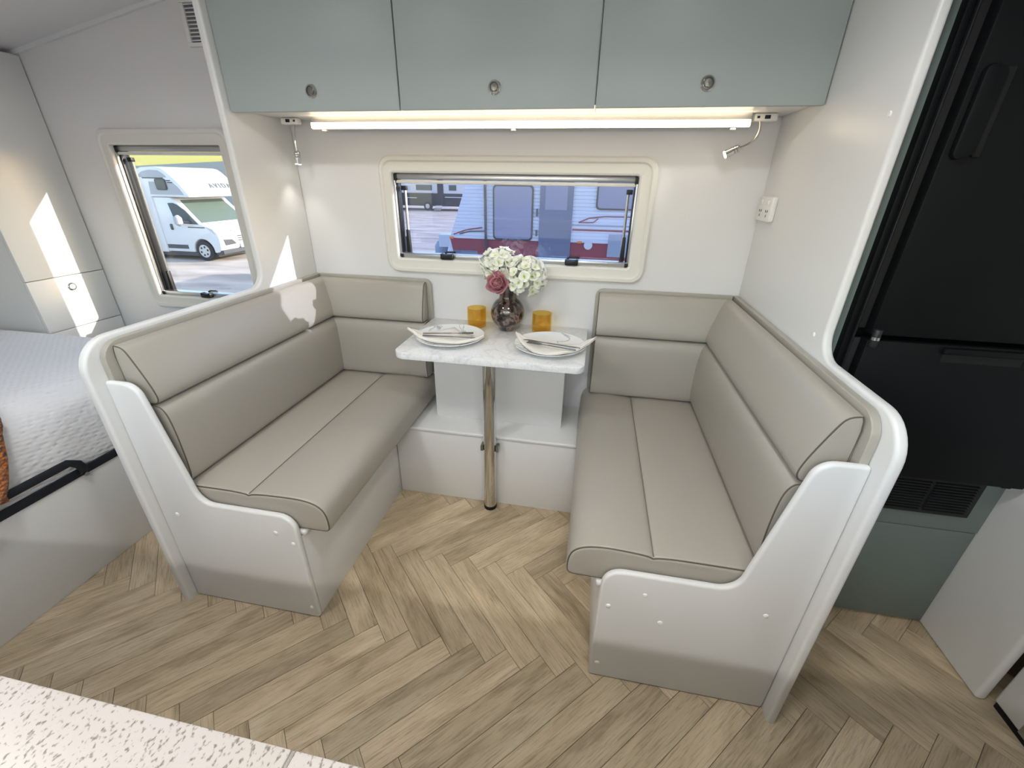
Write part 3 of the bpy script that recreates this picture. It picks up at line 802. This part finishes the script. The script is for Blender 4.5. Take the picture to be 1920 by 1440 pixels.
hn = MB(); hn.prism(fillet([(.832, 1.320, .012), (.870, 1.335, .010), (.870, 1.470, .010), (.832, 1.485, .012)], 4), 'xz', YP-.014, YP+.001)
hn.build('handle', M['fridge'], du, bevel=.004)
box('handle_recess', M['rubber'], du, (.870, .884, YP-.006, YP+.001, 1.33, 1.475), .002)
box('handle_recess', M['rubber'], dl, (.985, 1.145, YP-.0012, YP+.001, .908, .930), .003)
MB().prism(fillet([(.975, .930, .004), (1.155, .930, .004), (1.150, .945, .003), (.980, .945, .003)], 3), 'xz', YP-.012, YP+.001).build('handle', M['fridge'], dl, bevel=.003)
hg = MB(); hg.cyl((.832, YP-.006, .935), (.832, YP-.006, .978), .009, 14); hg.build('hinge', M['fridge_trim'], fr, bevel=.002)
MB().cyl((.832, YP-.006, .953), (.832, YP-.006, .960), .0095, 14).build('hinge_pin', M['chrome'], fr)
gv = box('vent_grille', M['black'], fr, (.800, 1.266, YK-.006, YK+.012, .440, .558), .001)
for gx in range(4):
    x0 = .812+gx*.112
    for k in range(11):
        z = .452+k*.0092
        MB().prism([(YK-.012, z), (YK-.004, z+.003), (YK-.004, z+.0055), (YK-.012, z+.0025)], 'yz', x0, x0+.102).build('slat', M['fridge_trim'], gv)

en = empty('ensuite_wall_panel', (1.331, -.72, 0), 'plain white wall panel at the right of the fridge', 'wall panel')
box('panel', M['panel'], en, (1.3175, 1.345, -.834, -.001, .0, ZC-.001), .010, seg=4)
sp = empty('sliding_door', (1.37, -1.3, 0), 'white sliding door at the far right behind the wall panel', 'door')
box('door_panel', M['panel'], sp, (1.352, 1.380, -1.60, -.838, .018, ZC-.02), .006, seg=3)
box('door_edge_trim', M['alu'], sp, (1.3495, 1.3525, -1.60, -.915, .0185, .5), .001)
box('dark_bottom_gap', M['rubber'], sp, (1.354, 1.378, -1.59, -.845, .0005, .018), 0)  # dark strip standing in for the shaded gap under the door

# ------------------------------------------------------------------ bed corner on the left
bd = empty('bed', (-2.1, -1.2, 0), 'island bed with a white textured cover beside the left partition', 'bed')
box('base', M['panel'], bd, (-2.90, -1.459, -2.10, -.335, 0, .366), .003)
def quilt():
    m = mat('white_textured_cover', (236, 236, 238), .85, sheen=.15)
    N, L, b = nodes(m)
    tc = N.new('ShaderNodeTexCoord')
    mp = N.new('ShaderNodeMapping'); mp.inputs['Scale'].default_value = (1, .62, 1.0); mp.inputs['Rotation'].default_value = (.3, .4, .5); L.new(tc.outputs['Object'], mp.inputs['Vector'])
    vo = N.new('ShaderNodeTexVoronoi'); vo.inputs['Scale'].default_value = 80; vo.inputs['Randomness'].default_value = .3; vo.feature = 'SMOOTH_F1'
    L.new(mp.outputs[0], vo.inputs['Vector'])
    nz = N.new('ShaderNodeTexNoise'); nz.inputs['Scale'].default_value = 5; L.new(tc.outputs['Object'], nz.inputs['Vector'])
    b1 = N.new('ShaderNodeBump'); b1.inputs['Strength'].default_value = .5; b1.inputs['Distance'].default_value = .010
    b2 = N.new('ShaderNodeBump'); b2.inputs['Strength'].default_value = .25; b2.inputs['Distance'].default_value = .05
    L.new(vo.outputs['Distance'], b1.inputs['Height']); L.new(nz.outputs['Fac'], b2.inputs['Height'])
    L.new(b1.outputs['Normal'], b2.inputs['Normal']); L.new(b2.outputs['Normal'], b.inputs['Normal'])
    return m
M['quilt'] = quilt()
# mattress with rounded, softly dressed edges
rings = []
x0, x1, y0, y1 = -2.90, -1.462, -2.10, -.338
for k, (ins, z) in enumerate([(.012, .367), (.002, .385), (0, .42), (.004, .52), (.012, .58), (.035, .622), (.075, .646), (.13, .655), (.3, .658)]):
    rings.append([(px, py, z) for px, py in rrect(x0+min(ins, .3), x1-ins, y0+ins, y1-ins*.55, .06+ins*.5, 8)])
MB().loft(rings).build('mattress_cover', M['quilt'], bd, ang=60)
box('edge_strip', M['strap'], bd, (-1.464, -1.4535, -2.09, -.34, .360, .388), .003)
rail = MB()
yA, yB = -.866, -1.52
path = [(-1.452, yA, .372), (-1.440, yA-.002, .39), (-1.436, yA-.012, .415), (-1.436, yA-.035, .434), (-1.436, yB+.03, .434), (-1.436, yB+.01, .415), (-1.452, yB, .372)]
rings = []
pv = [Vector(p) for p in path]
for i, p in enumerate(pv):
    t = (pv[min(i+1, len(pv)-1)]-pv[max(i-1, 0)]).normalized(); n1 = Vector((1, 0, 0)); n1 = (n1-t*n1.dot(t)).normalized(); n2 = t.cross(n1)
    rings.append([p+n1*a*.005+n2*b*.013 for a, b in ((1, .6), (.4, 1), (-.4, 1), (-1, .6), (-1, -.6), (-.4, -1), (.4, -1), (1, -.6))])
rl = MB().loft(rings).build('mattress_rail', M['strap'], bd, ang=50)
for yy in (yA, yB):
    MB().cyl((-1.4525, yy, .366), (-1.4405, yy, .366), .007, 10).build('rail_bolt', M['chrome'], rl)

def throw_mat():
    m = mat('orange_boucle', (214, 124, 54), .95, sheen=.3)
    N, L, b = nodes(m)
    tc = N.new('ShaderNodeTexCoord'); vo = N.new('ShaderNodeTexVoronoi'); vo.inputs['Scale'].default_value = 110; L.new(tc.outputs['Object'], vo.inputs['Vector'])
    r = ramp(N, [(.0, (232, 146, 72)), (.7, (186, 102, 40))]); L.new(vo.outputs['Distance'], r.inputs['Fac']); L.new(r.outputs['Color'], b.inputs['Base Color'])
    bp = N.new('ShaderNodeBump'); bp.inputs['Strength'].default_value = 1.; bp.inputs['Distance'].default_value = .012; bp.invert = True
    L.new(vo.outputs['Distance'], bp.inputs['Height']); L.new(bp.outputs['Normal'], b.inputs['Normal'])
    return m
g = []
ny, nd = 26, 20
curve = [(-2.10, .668), (-1.70, .672), (-1.58, .668), (-1.51, .660), (-1.465, .635), (-1.446, .58), (-1.434, .51), (-1.420, .462), (-1.410, .425)]
def cpt(t):
    f = t*(len(curve)-1); i = min(int(f), len(curve)-2); a, b = curve[i], curve[i+1]; f -= i
    return a[0]+(b[0]-a[0])*f, a[1]+(b[1]-a[1])*f
for i in range(ny+1):
    row = []
    for j in range(nd+1):
        px, pz2 = cpt(j/nd)
        ye = -.978-.095*min(1, max(0, (.62-pz2)/.19))+.006*math.sin(j*.9)
        y = ye+(-1.62-ye)*i/ny
        row.append((px+.004*math.sin(i*2.1+j), y, pz2+.006*math.sin(i*1.3)+.004*math.sin(j*1.7+i)+.006))
    g.append(row)
th = MB().add([p for r_ in g for p in r_], [(i*(nd+1)+j, (i+1)*(nd+1)+j, (i+1)*(nd+1)+j+1, i*(nd+1)+j+1) for i in range(ny) for j in range(nd)])
tag(th.build('throw_blanket', throw_mat(), loc=(-1.6, -1.3, .66), solid=.018, ang=80, fixn=False), 'burnt orange boucle throw over the foot of the bed', 'blanket')

wd = empty('wardrobe', (-2.5, -.16, 0), 'pale wardrobe at the head of the bed with a round knob', 'wardrobe')
XWD = -2.22
MB().prism([(XW+.001, 0), (XWD-.018, 0), (XWD-.018, 1.715), (XW+.001, 1.585)], 'xz', -.326, -.001).build('carcass', M['panel'], wd)
dd = []
for z0, z1 in ((.020, .618), (.621, .850), (.853, 1.708)):
    dd.append(box('door', M['panel'], wd, (XWD-.0175, XWD, -.325, -.006, z0, z1), .0012))
T = Matrix.Translation((XWD, -.165, .801)) @ Matrix.Rotation(R(90), 4, 'Y')
MB().lathe([(.018, 0), (.018, .003), (.0155, .0055), (.013, .0055), (.012, .002), (0, .002)], (0, 0, 0), 22).xform(T).build('knob_ring', M['chrome'], dd[1])
MB().lathe([(.0115, 0), (.0115, .005), (.009, .0075), (0, .008)], (0, 0, 0), 18).xform(T).build('push_button', M['plastic_w'], dd[1])

# ------------------------------------------------------------------ kitchen bench in front, and the kitchen strip behind the viewer, plus added ceiling fill
BZ = .88
kb = empty('kitchen_bench', (-.2, -1.93, 0), 'kitchen bench in the foreground with a speckled stone worktop', 'kitchen bench')
box('cabinet', M['panel'], kb, (-1.25, .95, YR+.002, -1.64, .0, BZ-.034), .002)
box('worktop', M['speckle'], kb, (-1.27, -.0265, YR+.002, -1.604, BZ-.033, BZ), .002)
box('lift_up_lid', M['speckle'], kb, (-.0235, .97, YR+.002, -1.604, BZ-.033, BZ), .002)
box('joint_strip', M['nickel'], kb, (-.0264, -.0236, YR+.004, -1.6045, BZ-.03, BZ-.0015), 0)
ko = empty('kitchen_overhead_cupboard', (0, -2.1, 1.46), 'sage overhead cupboard above the kitchen bench behind the viewer', 'cupboard')
box('carcass', M['panel'], ko, (-1.25, .95, YR+.001, -1.985, 1.46, ZC-.002), .001)
box('door', M['sage'], ko, (-1.25, .95, -1.984, -1.968, 1.455, ZC-.004), .001)
kl = empty('kitchen_led_strip', (0, -2.1, 1.44), 'white LED strip light under the kitchen overhead cupboard', 'light')
box('housing', M['alu'], kl, (-1.0, .80, -2.115, -2.085, 1.452, 1.4595), 0)
MB().box(-.99, .79, -2.109, -2.091, 1.444, 1.4515).build('diffuser', M['ledk'], kl, smooth=False)
for (cx, cy), lab in (((-.85, -1.30), 'added unseen round fill light on the ceiling over the aisle, nearer the bed'), ((.28, -1.36), 'added unseen round fill light on the ceiling over the aisle, nearer the fridge')):
    zc = ZC if cx > -1.02 else 1.594+(cx-XW)/(1.93)*.356-.012
    c_ = empty('added_ceiling_fill', (cx, cy, zc-.02), lab, 'light')  # unseen fill fixture, added to lift the base light of the room
    MB().lathe([(0, -.0005), (.105, -.0005), (.105, -.012), (.098, -.016), (.094, -.012), (0, -.011)], (cx, cy, zc), 32).build('rim', M['plastic_w'], c_)
    MB().lathe([(0, -.0112), (.093, -.0124), (.085, -.020), (0, -.023)], (cx, cy, zc), 32).build('diffuser', M['lamp'], c_)

# ------------------------------------------------------------------ outdoors: ground, motorhome, neighbouring caravans, building
ES = 1.16
EM = Matrix.Translation(CAM) @ Matrix.Scale(ES, 4) @ Matrix.Translation(-CAM)
def E(p): return EM @ Vector(p)
def ground_mat():
    m = mat('gravelly_concrete', (186, 172, 160), .85)
    N, L, b = nodes(m)
    tc = N.new('ShaderNodeTexCoord')
    n1 = N.new('ShaderNodeTexNoise'); n1.inputs['Scale'].default_value = 1.1; n1.inputs['Detail'].default_value = 6
    mp = N.new('ShaderNodeMapping'); mp.inputs['Scale'].default_value = (.5, 1.6, 1); L.new(tc.outputs['Object'], mp.inputs['Vector']); L.new(mp.outputs[0], n1.inputs['Vector'])
    r = ramp(N, [(.3, (150, 138, 128)), (.5, (182, 168, 156)), (.7, (204, 190, 176))]); L.new(n1.outputs['Fac'], r.inputs['Fac']); L.new(r.outputs['Color'], b.inputs['Base Color'])
    return m
GZ = E((0, 0, -.6)).z
struct(MB().box(-70, 50, -40, 80, GZ-.2, GZ).build('ground', ground_mat(), smooth=False))
X = {}
X['white'] = mat('vehicle_white', (206, 208, 212), .35, coat=.3)
X['silver'] = mat('vehicle_silver_decal', (160, 163, 170), .35)
X['char'] = mat('vehicle_charcoal', (58, 62, 70), .45)
X['tyre'] = mat('tyre_rubber', (34, 35, 40), .8)
X['rim'] = mat('alloy_wheel', (190, 194, 200), .3, metal=.6)
X['lampw'] = mat('headlamp', (200, 204, 210), .1, metal=.4)
X['ribw'] = mat('ribbed_aluminium_white', (214, 218, 226), .45)
X['red'] = mat('maroon_panel', (140, 62, 72), .5)
X['pane'] = mat('reflection_toned_pane', (136, 138, 160), .12, spec=.6)  # base colour lightened to stand for reflections in the glass
X['door'] = mat('screen_door_grey', (104, 112, 132), .5)
X['greyp'] = mat('grey_hatch', (150, 160, 172), .5)
X['amber'] = mat('amber_marker', (235, 130, 50), .3)
X['yellow'] = mat('yellow_cladding', (255, 224, 104), .6)
X['greyw'] = mat('grey_shed_wall', (150, 150, 148), .7)
X['text'] = mat('grey_lettering', (96, 98, 100), .6)

def ep(mb, name, m, parent, **k):
    mb.xform(EM); return mb.build(name, m, parent, **k)
YM = 7.364
mh = empty('motorhome', E((-10.5, 8.2, -.6)), 'white motorhome with a rounded over-cab nose parked outside the tall window', 'motorhome')
hab = [(-14.2, -.42), (-10.13, -.42), (-10.13, .83), (-9.085, .83), (-9.07, .87), (-9.12, .94), (-9.208, 1.055), (-9.30, 1.165), (-9.408, 1.271), (-9.52, 1.37), (-9.623, 1.434), (-9.72, 1.456), (-9.82, 1.462), (-10.16, 1.444), (-10.43, 1.375), (-10.75, 1.34), (-14.2, 1.34)]
ep(MB().prism(hab, 'xz', YM, YM+1.62), 'coach_body', X['white'], mh, bevel=.03, seg=3, ang=50)
side = YM-.004
ep(MB().prism([(-10.36, 1.24), (-10.16, 1.36), (-9.95, 1.395), (-9.72, 1.385), (-9.58, 1.30), (-9.53, 1.24)], 'xz', side, YM+.01), 'upper_decal', X['silver'], mh)
ep(MB().prism([(-10.10, .88), (-9.20, .88), (-9.30, 1.03), (-9.43, 1.15), (-10.06, 1.15)], 'xz', side, YM+.01), 'lower_decal', X['silver'], mh)
for a, b, z in ((-10.2, -9.64, 1.215), (-9.57, -9.46, 1.165), (-9.55, -9.42, 1.125)):
    ep(MB().box(a, b, side-.004, YM, z, z+.022), 'pinstripe', X['char'], mh)
aw = ep(MB().prism(rrect(-9.875, -9.585, .975, 1.215, .05), 'xz', YM-.02, YM+.01), 'alcove_window', X['char'], mh)
ep(MB().prism(rrect(-9.855, -9.605, .995, 1.195, .04), 'xz', YM-.026, YM-.012), 'pane', M['winglass'], aw)
cabp = [(-10.14, -.40)]+[(-9.395, -.40)]+arc(-9.10, -.364, .275, 186, -6, 14)+[(-8.80, -.40), (-8.68, -.38), (-8.615, -.30), (-8.60, -.12), (-8.63, .06), (-8.72, .15), (-8.86, .20), (-9.04, .255), (-9.575, .775), (-9.66, .825), (-10.14, .826)]
cab = ep(MB().prism(cabp, 'xz', YM+.03, YM+1.58), 'cab', X['white'], mh, bevel=.03, seg=3, ang=50)
ep(MB().prism([(-9.745, .70), (-9.60, .705), (-9.50, .665), (-9.33, .545), (-9.07, .245), (-9.60, .255), (-9.68, .30)], 'xz', YM+.018, YM+.04), 'side_window', M['winglass'], cab)
dirw = Vector((-9.555+9.06, 0, .752-.272)); nw = Vector((dirw.z, 0, -dirw.x)).normalized()*.012
q = [Vector((-9.06, y, .272)) for y in (YM+.12, YM+1.49)]+[Vector((-9.555, y, .752)) for y in (YM+1.42, YM+.19)]
nrm = Vector((.69, 0, .72))*.012
ep(MB().add([p+nrm for p in q]+[p-nrm*2 for p in q], [(0, 1, 2, 3), (4, 7, 6, 5), (0, 4, 5, 1), (1, 5, 6, 2), (2, 6, 7, 3), (3, 7, 4, 0)]), 'windscreen', M['shieldglass'], cab)
ep(MB().box(-10.10, -9.53, YM+.018, YM+.05, -.325, -.235), 'rubbing_strip', X['char'], cab)
ep(MB().prism(rrect(-9.86, -9.80, .10, .24, .028), 'xz', YM+.012, YM+.04), 'door_handle', X['char'], cab)
ep(MB().box(-9.38, -8.93, YM+.022, YM+.04, .165, .185), 'pinstripe', X['char'], cab)
ep(MB().tube([(-9.40, YM-.14, .22), (-9.40, YM-.16, .27), (-9.40, YM-.16, .40), (-9.40, YM-.14, .45)], [.03, .085, .085, .03], 14), 'mirror', X['silver'], cab)
ep(MB().tube([(-9.38, YM-.10, .30), (-9.22, YM+.05, .28)], .03, 8), 'mirror_arm', X['char'], cab)
ep(MB().add([(-8.90, YM+.024, .185), (-8.72, YM+.024, .14), (-8.615, YM+.10, .03), (-8.60, YM+.45, .03), (-8.66, YM+.52, .10), (-8.80, YM+.16, .19), (-8.68, YM+.026, .02), (-8.70, YM+.3, .0)],
     [(0, 1, 2, 5), (5, 2, 3, 4), (1, 6, 2), (0, 6, 1), (6, 7, 3, 2), (0, 5, 4, 3, 7, 6)]), 'headlight', X['lampw'], cab)
ep(MB().prism([(YM+.13, -.09), (YM+.40, -.11), (YM+.52, -.22), (YM+.18, -.23)], 'yz', -8.62, -8.592), 'fog_lamp_bezel', X['char'], cab)
ep(MB().box(-8.78, -8.58, YM+.04, YM+1.56, -.42, -.335), 'bumper_lip', X['char'], cab)
for k in range(3):
    ep(MB().box(-8.615, -8.588, YM+.60, YM+1.0, -.06-k*.05, -.04-k*.05), 'grille_slat', X['char'], cab)
ep(MB().box(-8.61, -8.585, YM+.62, YM+.98, -.33, -.24), 'number_plate', X['silver'], cab)
wh = MB().tube([(-9.10, YM+.03, -.364), (-9.10, YM+.04, -.364), (-9.10, YM+.20, -.364), (-9.10, YM+.22, -.364)], [.20, .236, .236, .21], 32)
wt = ep(wh, 'wheel', X['tyre'], mh)
ep(MB().cyl((-9.10, YM+.022, -.364), (-9.10, YM+.06, -.364), .148, 28), 'rim', X['rim'], wt)
for k in range(6):
    a = R(60*k+15); c = Vector((-9.10+.095*math.cos(a), YM+.020, -.364+.095*math.sin(a)))
    ep(MB().cyl(c, c+Vector((0, .02, 0)), .026, 10), 'rim_hole', X['tyre'], wt)
ep(MB().box(-9.36, -8.84, YM+.24, YM+1.3, -.42, -.12), 'wheel_well', X['char'], mh)
ep(MB().box(-14.0, -8.8, YM+.1, YM+1.5, -.50, -.42), 'chassis', X['char'], mh)
# lettering on the nose
tcu = bpy.data.curves.new('lettering', 'FONT'); tcu.body = 'AVIDA'; tcu.size = .17; tcu.offset = .006; tcu.space_character = 1.5; tcu.extrude = .003
tob = bpy.data.objects.new('lettering', tcu); COL.objects.link(tob)
bpy.context.view_layer.update()
tme = bpy.data.meshes.new_from_object(tob.evaluated_get(bpy.context.evaluated_depsgraph_get()))
bpy.data.objects.remove(tob)
up_ = Vector((-.1, 0, .12)).normalized(); rt = Vector((0, 1, 0)); nn = rt.cross(up_)
TM = Matrix((rt, up_, nn)).transposed().to_4x4(); TM.translation = Vector((-9.185, YM+.78, 1.015))+nn*.02
lt = MB().add([TM @ v.co for v in tme.vertices], [tuple(p.vertices) for p in tme.polygons])
ep(lt, 'lettering', X['text'], mh, smooth=False)

# neighbouring ribbed caravan
YN = 6.0
nc = empty('ribbed_caravan', E((.3, 7.0, -.6)), 'ribbed white and maroon caravan parked right outside the wide window', 'caravan')
def xl(z): return -2.49+.365*(z-.09) if z > .09 else -2.49+(.09-z)*.9
zs_ = [-.12+.2*i for i in range(9)]
ep(MB().prism([(xl(z), z) for z in zs_]+[(4.2, zs_[-1]), (4.2, -.12)], 'xz', YN+.02, YN+1.95), 'body', X['ribw'], nc)
rows = []; z = .33
while z < 1.46:
    rows += [(z, 0), (z+.006, -.012), (z+.046, -.020), (z+.056, -.004)]; z += .0575
mb = MB(); vs_ = []; fs_ = []
for i, (z, dy) in enumerate(rows):
    vs_ += [(xl(z)-.004, YN+dy, z), (4.2, YN+dy, z)]
    if i: fs_.append((2*i-2, 2*i-1, 2*i+1, 2*i))
rb = ep(mb.add(vs_, fs_), 'ribbed_cladding', X['ribw'], nc, ang=10); rb['kind'] = 'stuff'
ep(MB().prism([(xl(-.12), -.12), (4.2, -.12), (4.2, .33), (xl(.33), .33)], 'xz', YN-.016, YN+.019), 'maroon_skirt', X['red'], nc)
ep(MB().box(-2.35, -1.9, YN-.022, YN-.014, -.02, .13), 'skirt_hatch', X['door'], nc)
def cwin(x0, x1, z0, z1):
    f_ = ep(MB().prism(rrect(x0, x1, z0, z1, .07), 'xz', YN-.045, YN-.002), 'window', X['char'], nc)
    ep(MB().prism(rrect(x0+.028, x1-.028, z0+.028, z1-.028, .055), 'xz', YN-.05, YN-.04), 'pane', X['pane'], f_)
cwin(-1.60, -.90, .335, 1.225); cwin(.14, 1.35, .865, 1.42)
dr = ep(MB().box(-.79, -.235, YN-.045, YN-.001, -.14, 1.42), 'door', X['door'], nc)
ep(MB().box(-.70, -.33, YN-.05, YN-.04, .85, 1.36), 'door_window', X['pane'], dr)
ep(MB().box(-.845, -.822, YN-.06, YN-.02, .42, .52), 'door_lock', X['char'], nc)
ep(MB().box(-.845, -.822, YN-.06, YN-.02, .74, .86), 'door_lock', X['char'], nc)
ep(MB().tube([(-1.73, YN-.07, 1.45), (-1.725, YN-.07, .3), (-1.69, YN-.07, .12)], .024, 8), 'awning_arm', X['char'], nc)
for a, b, z in ((-.22, 1.5, .605), (-.22, 1.3, .530)):
    ep(MB().box(a, b, YN-.026, YN-.014, z, z+.026), 'decal_stripe', X['greyp'] if z > .6 else X['red'], nc)
ep(MB().tube([(-.12, YN-.022, .66), (.05, YN-.022, .735), (.30, YN-.022, .765), (.9, YN-.022, .77)], .010, 6), 'decal_swoosh', X['red'], nc)
ep(MB().tube([(-.12, YN-.022, .66), (.12, YN-.022, .665), (.20, YN-.022, .73)], .008, 6), 'decal_swoosh', X['red'], nc)
ep(MB().tube([(-2.33, YN-.022, .40), (-2.10, YN-.022, .48), (-1.80, YN-.022, .53)], .010, 6), 'decal_swoosh', X['red'], nc)
ep(MB().tube([(-2.22, YN-.022, .41), (-2.02, YN-.022, .46), (-1.76, YN-.022, .47)], .010, 6), 'decal_swoosh', X['char'], nc)
for xx in (-2.37, -.08):
    ep(MB().box(xx-.035, xx+.035, YN-.04, YN-.012, .325, .36), 'marker_lamp', X['amber'], nc)
ep(MB().cyl((.07, YN-.03, .30), (.07, YN-.01, .30), .072, 24), 'white_disc', X['white'], nc)  # flat white disc on the caravan side
ep(MB().box(.40, .75, YN-.03, YN-.012, .12, .49), 'locker_hatch', X['greyp'], nc)
ep(MB().box(-2.2, 4.0, YN+.1, YN+1.8, -.3, -.12), 'chassis', X['char'], nc)
for xx in (1.6, 2.35):
    ep(MB().cyl((xx, YN+.05, -.32), (xx, YN+.25, -.32), .28, 24), 'wheel', X['tyre'], nc)
ep(MB().tube([(-2.2, YN+.3, -.2), (-3.9, YN+.95, -.2)], .05, 6), 'drawbar', X['char'], nc)
ep(MB().tube([(-2.2, YN+1.6, -.2), (-3.9, YN+.95, -.2)], .05, 6), 'drawbar', X['char'], nc)
ep(MB().tube([(-3.62, YN+.9, .22), (-3.62, YN+.9, -.58)], .045, 10), 'jockey_wheel', X['char'], nc)
for yy in (.85, 1.2):
    ep(MB().lathe([(0, 0), (.13, 0), (.15, .03), (.15, .26), (.10, .34), (.04, .36), (.04, .40), (0, .40)], (-2.86-.2*(yy-.85), YN+yy, -.18), 20), 'gas_bottle', X['greyp'], nc)
ep(MB().box(-2.75, -2.52, YN+.35, YN+.6, .12, .34), 'tool_box', X['white'], nc)

# dark caravan far across the yard
YF_ = 27.9
fcv = empty('black_and_white_caravan', E((-10.5, 29, -.6)), 'distant black and white caravan with a fold-out step across the yard', 'caravan')
ep(MB().box(-14.2, -7.6, YF_, YF_+2.3, .47, 2.1), 'upper_body', X['white'], fcv)
ep(MB().box(-14.2, -7.6, YF_-.02, YF_+2.3, -.32, .47), 'lower_body', X['char'], fcv)
ep(MB().box(-10.40, -10.00, YF_-.05, YF_, -.25, 1.9), 'door', X['char'], fcv)
for a, b in ((-11.9, -10.8), (-9.6, -9.1)):
    ep(MB().box(a, b, YF_-.04, YF_, .65, .98), 'window', M['winglass'], fcv)
for a, b, zz in ((-12.6, -10.5, .50), (-9.9, -8.2, .22), (-12.6, -11.9, .15)):
    ep(MB().box(a, b, YF_-.045, YF_, zz, zz+.045), 'trim_stripe', X['white'], fcv)
for xx in (-11.15, -8.6):
    ww = ep(MB().cyl((xx, YF_-.06, -.33), (xx, YF_+.2, -.33), .27, 22), 'wheel', X['tyre'], fcv)
    ep(MB().cyl((xx, YF_-.09, -.33), (xx, YF_-.05, -.33), .15, 18), 'rim', X['rim'], ww)
for k in range(3):
    ep(MB().box(-10.42, -10.0, YF_-.5-.18*k, YF_-.3-.18*k, -.30-.11*k, -.26-.11*k), 'step_tread', X['rim'], fcv)

# yellow-clad shed behind the motorhome
A_ = Vector((-19.33+4, 20-2.5, 0)); B_ = Vector((-41.8, 34.1, 0)); dn = Vector(((B_-A_).y, -(B_-A_).x, 0)).normalized()*.4
sh_ = empty('yellow_shed', E((-30, 27, -.6)), 'yellow-clad industrial shed behind the motorhome', 'building')
def slab(z0, z1, off, name, m):
    a, b = A_+dn*off, B_+dn*off; c, d = b-dn, a-dn
    return ep(MB().prism([(p.x, p.y) for p in (a, b, c, d)], 'xy', z0, z1), name, m, sh_, smooth=False)
slab(-.6, 1.96, 0, 'wall', X['greyw']); fas = slab(1.96, 5.5, .2, 'fascia', X['yellow'])
def on_f(t, z, off=.25): return A_+(B_-A_)*t+dn*off+Vector((0, 0, z))
def fpan(t0, t1, z0, z1, name, m):
    v = [on_f(t0, z0), on_f(t1, z0), on_f(t1, z1), on_f(t0, z1)]
    return ep(MB().add(v+[p-dn*.1 for p in v], [(0, 1, 2, 3), (4, 7, 6, 5), (0, 4, 5, 1), (1, 5, 6, 2), (2, 6, 7, 3), (3, 7, 4, 0)]), name, m, fas, smooth=False)
fpan(.235, .24, 1.96, 3.2, 'panel_joint', X['greyw']); fpan(.20, .205, 1.96, 3.2, 'panel_joint', X['greyw'])
sq = fpan(.335, .395, 2.12, 2.46, 'sign', X['char'])
v = [on_f(.342, 2.16, .28), on_f(.388, 2.16, .28), on_f(.388, 2.42, .28), on_f(.342, 2.42, .28)]
ep(MB().add(v+[p-dn*.1 for p in v], [(0, 1, 2, 3), (4, 7, 6, 5), (0, 4, 5, 1), (1, 5, 6, 2), (2, 6, 7, 3), (3, 7, 4, 0)]), 'sign_face', X['white'], sq, smooth=False)
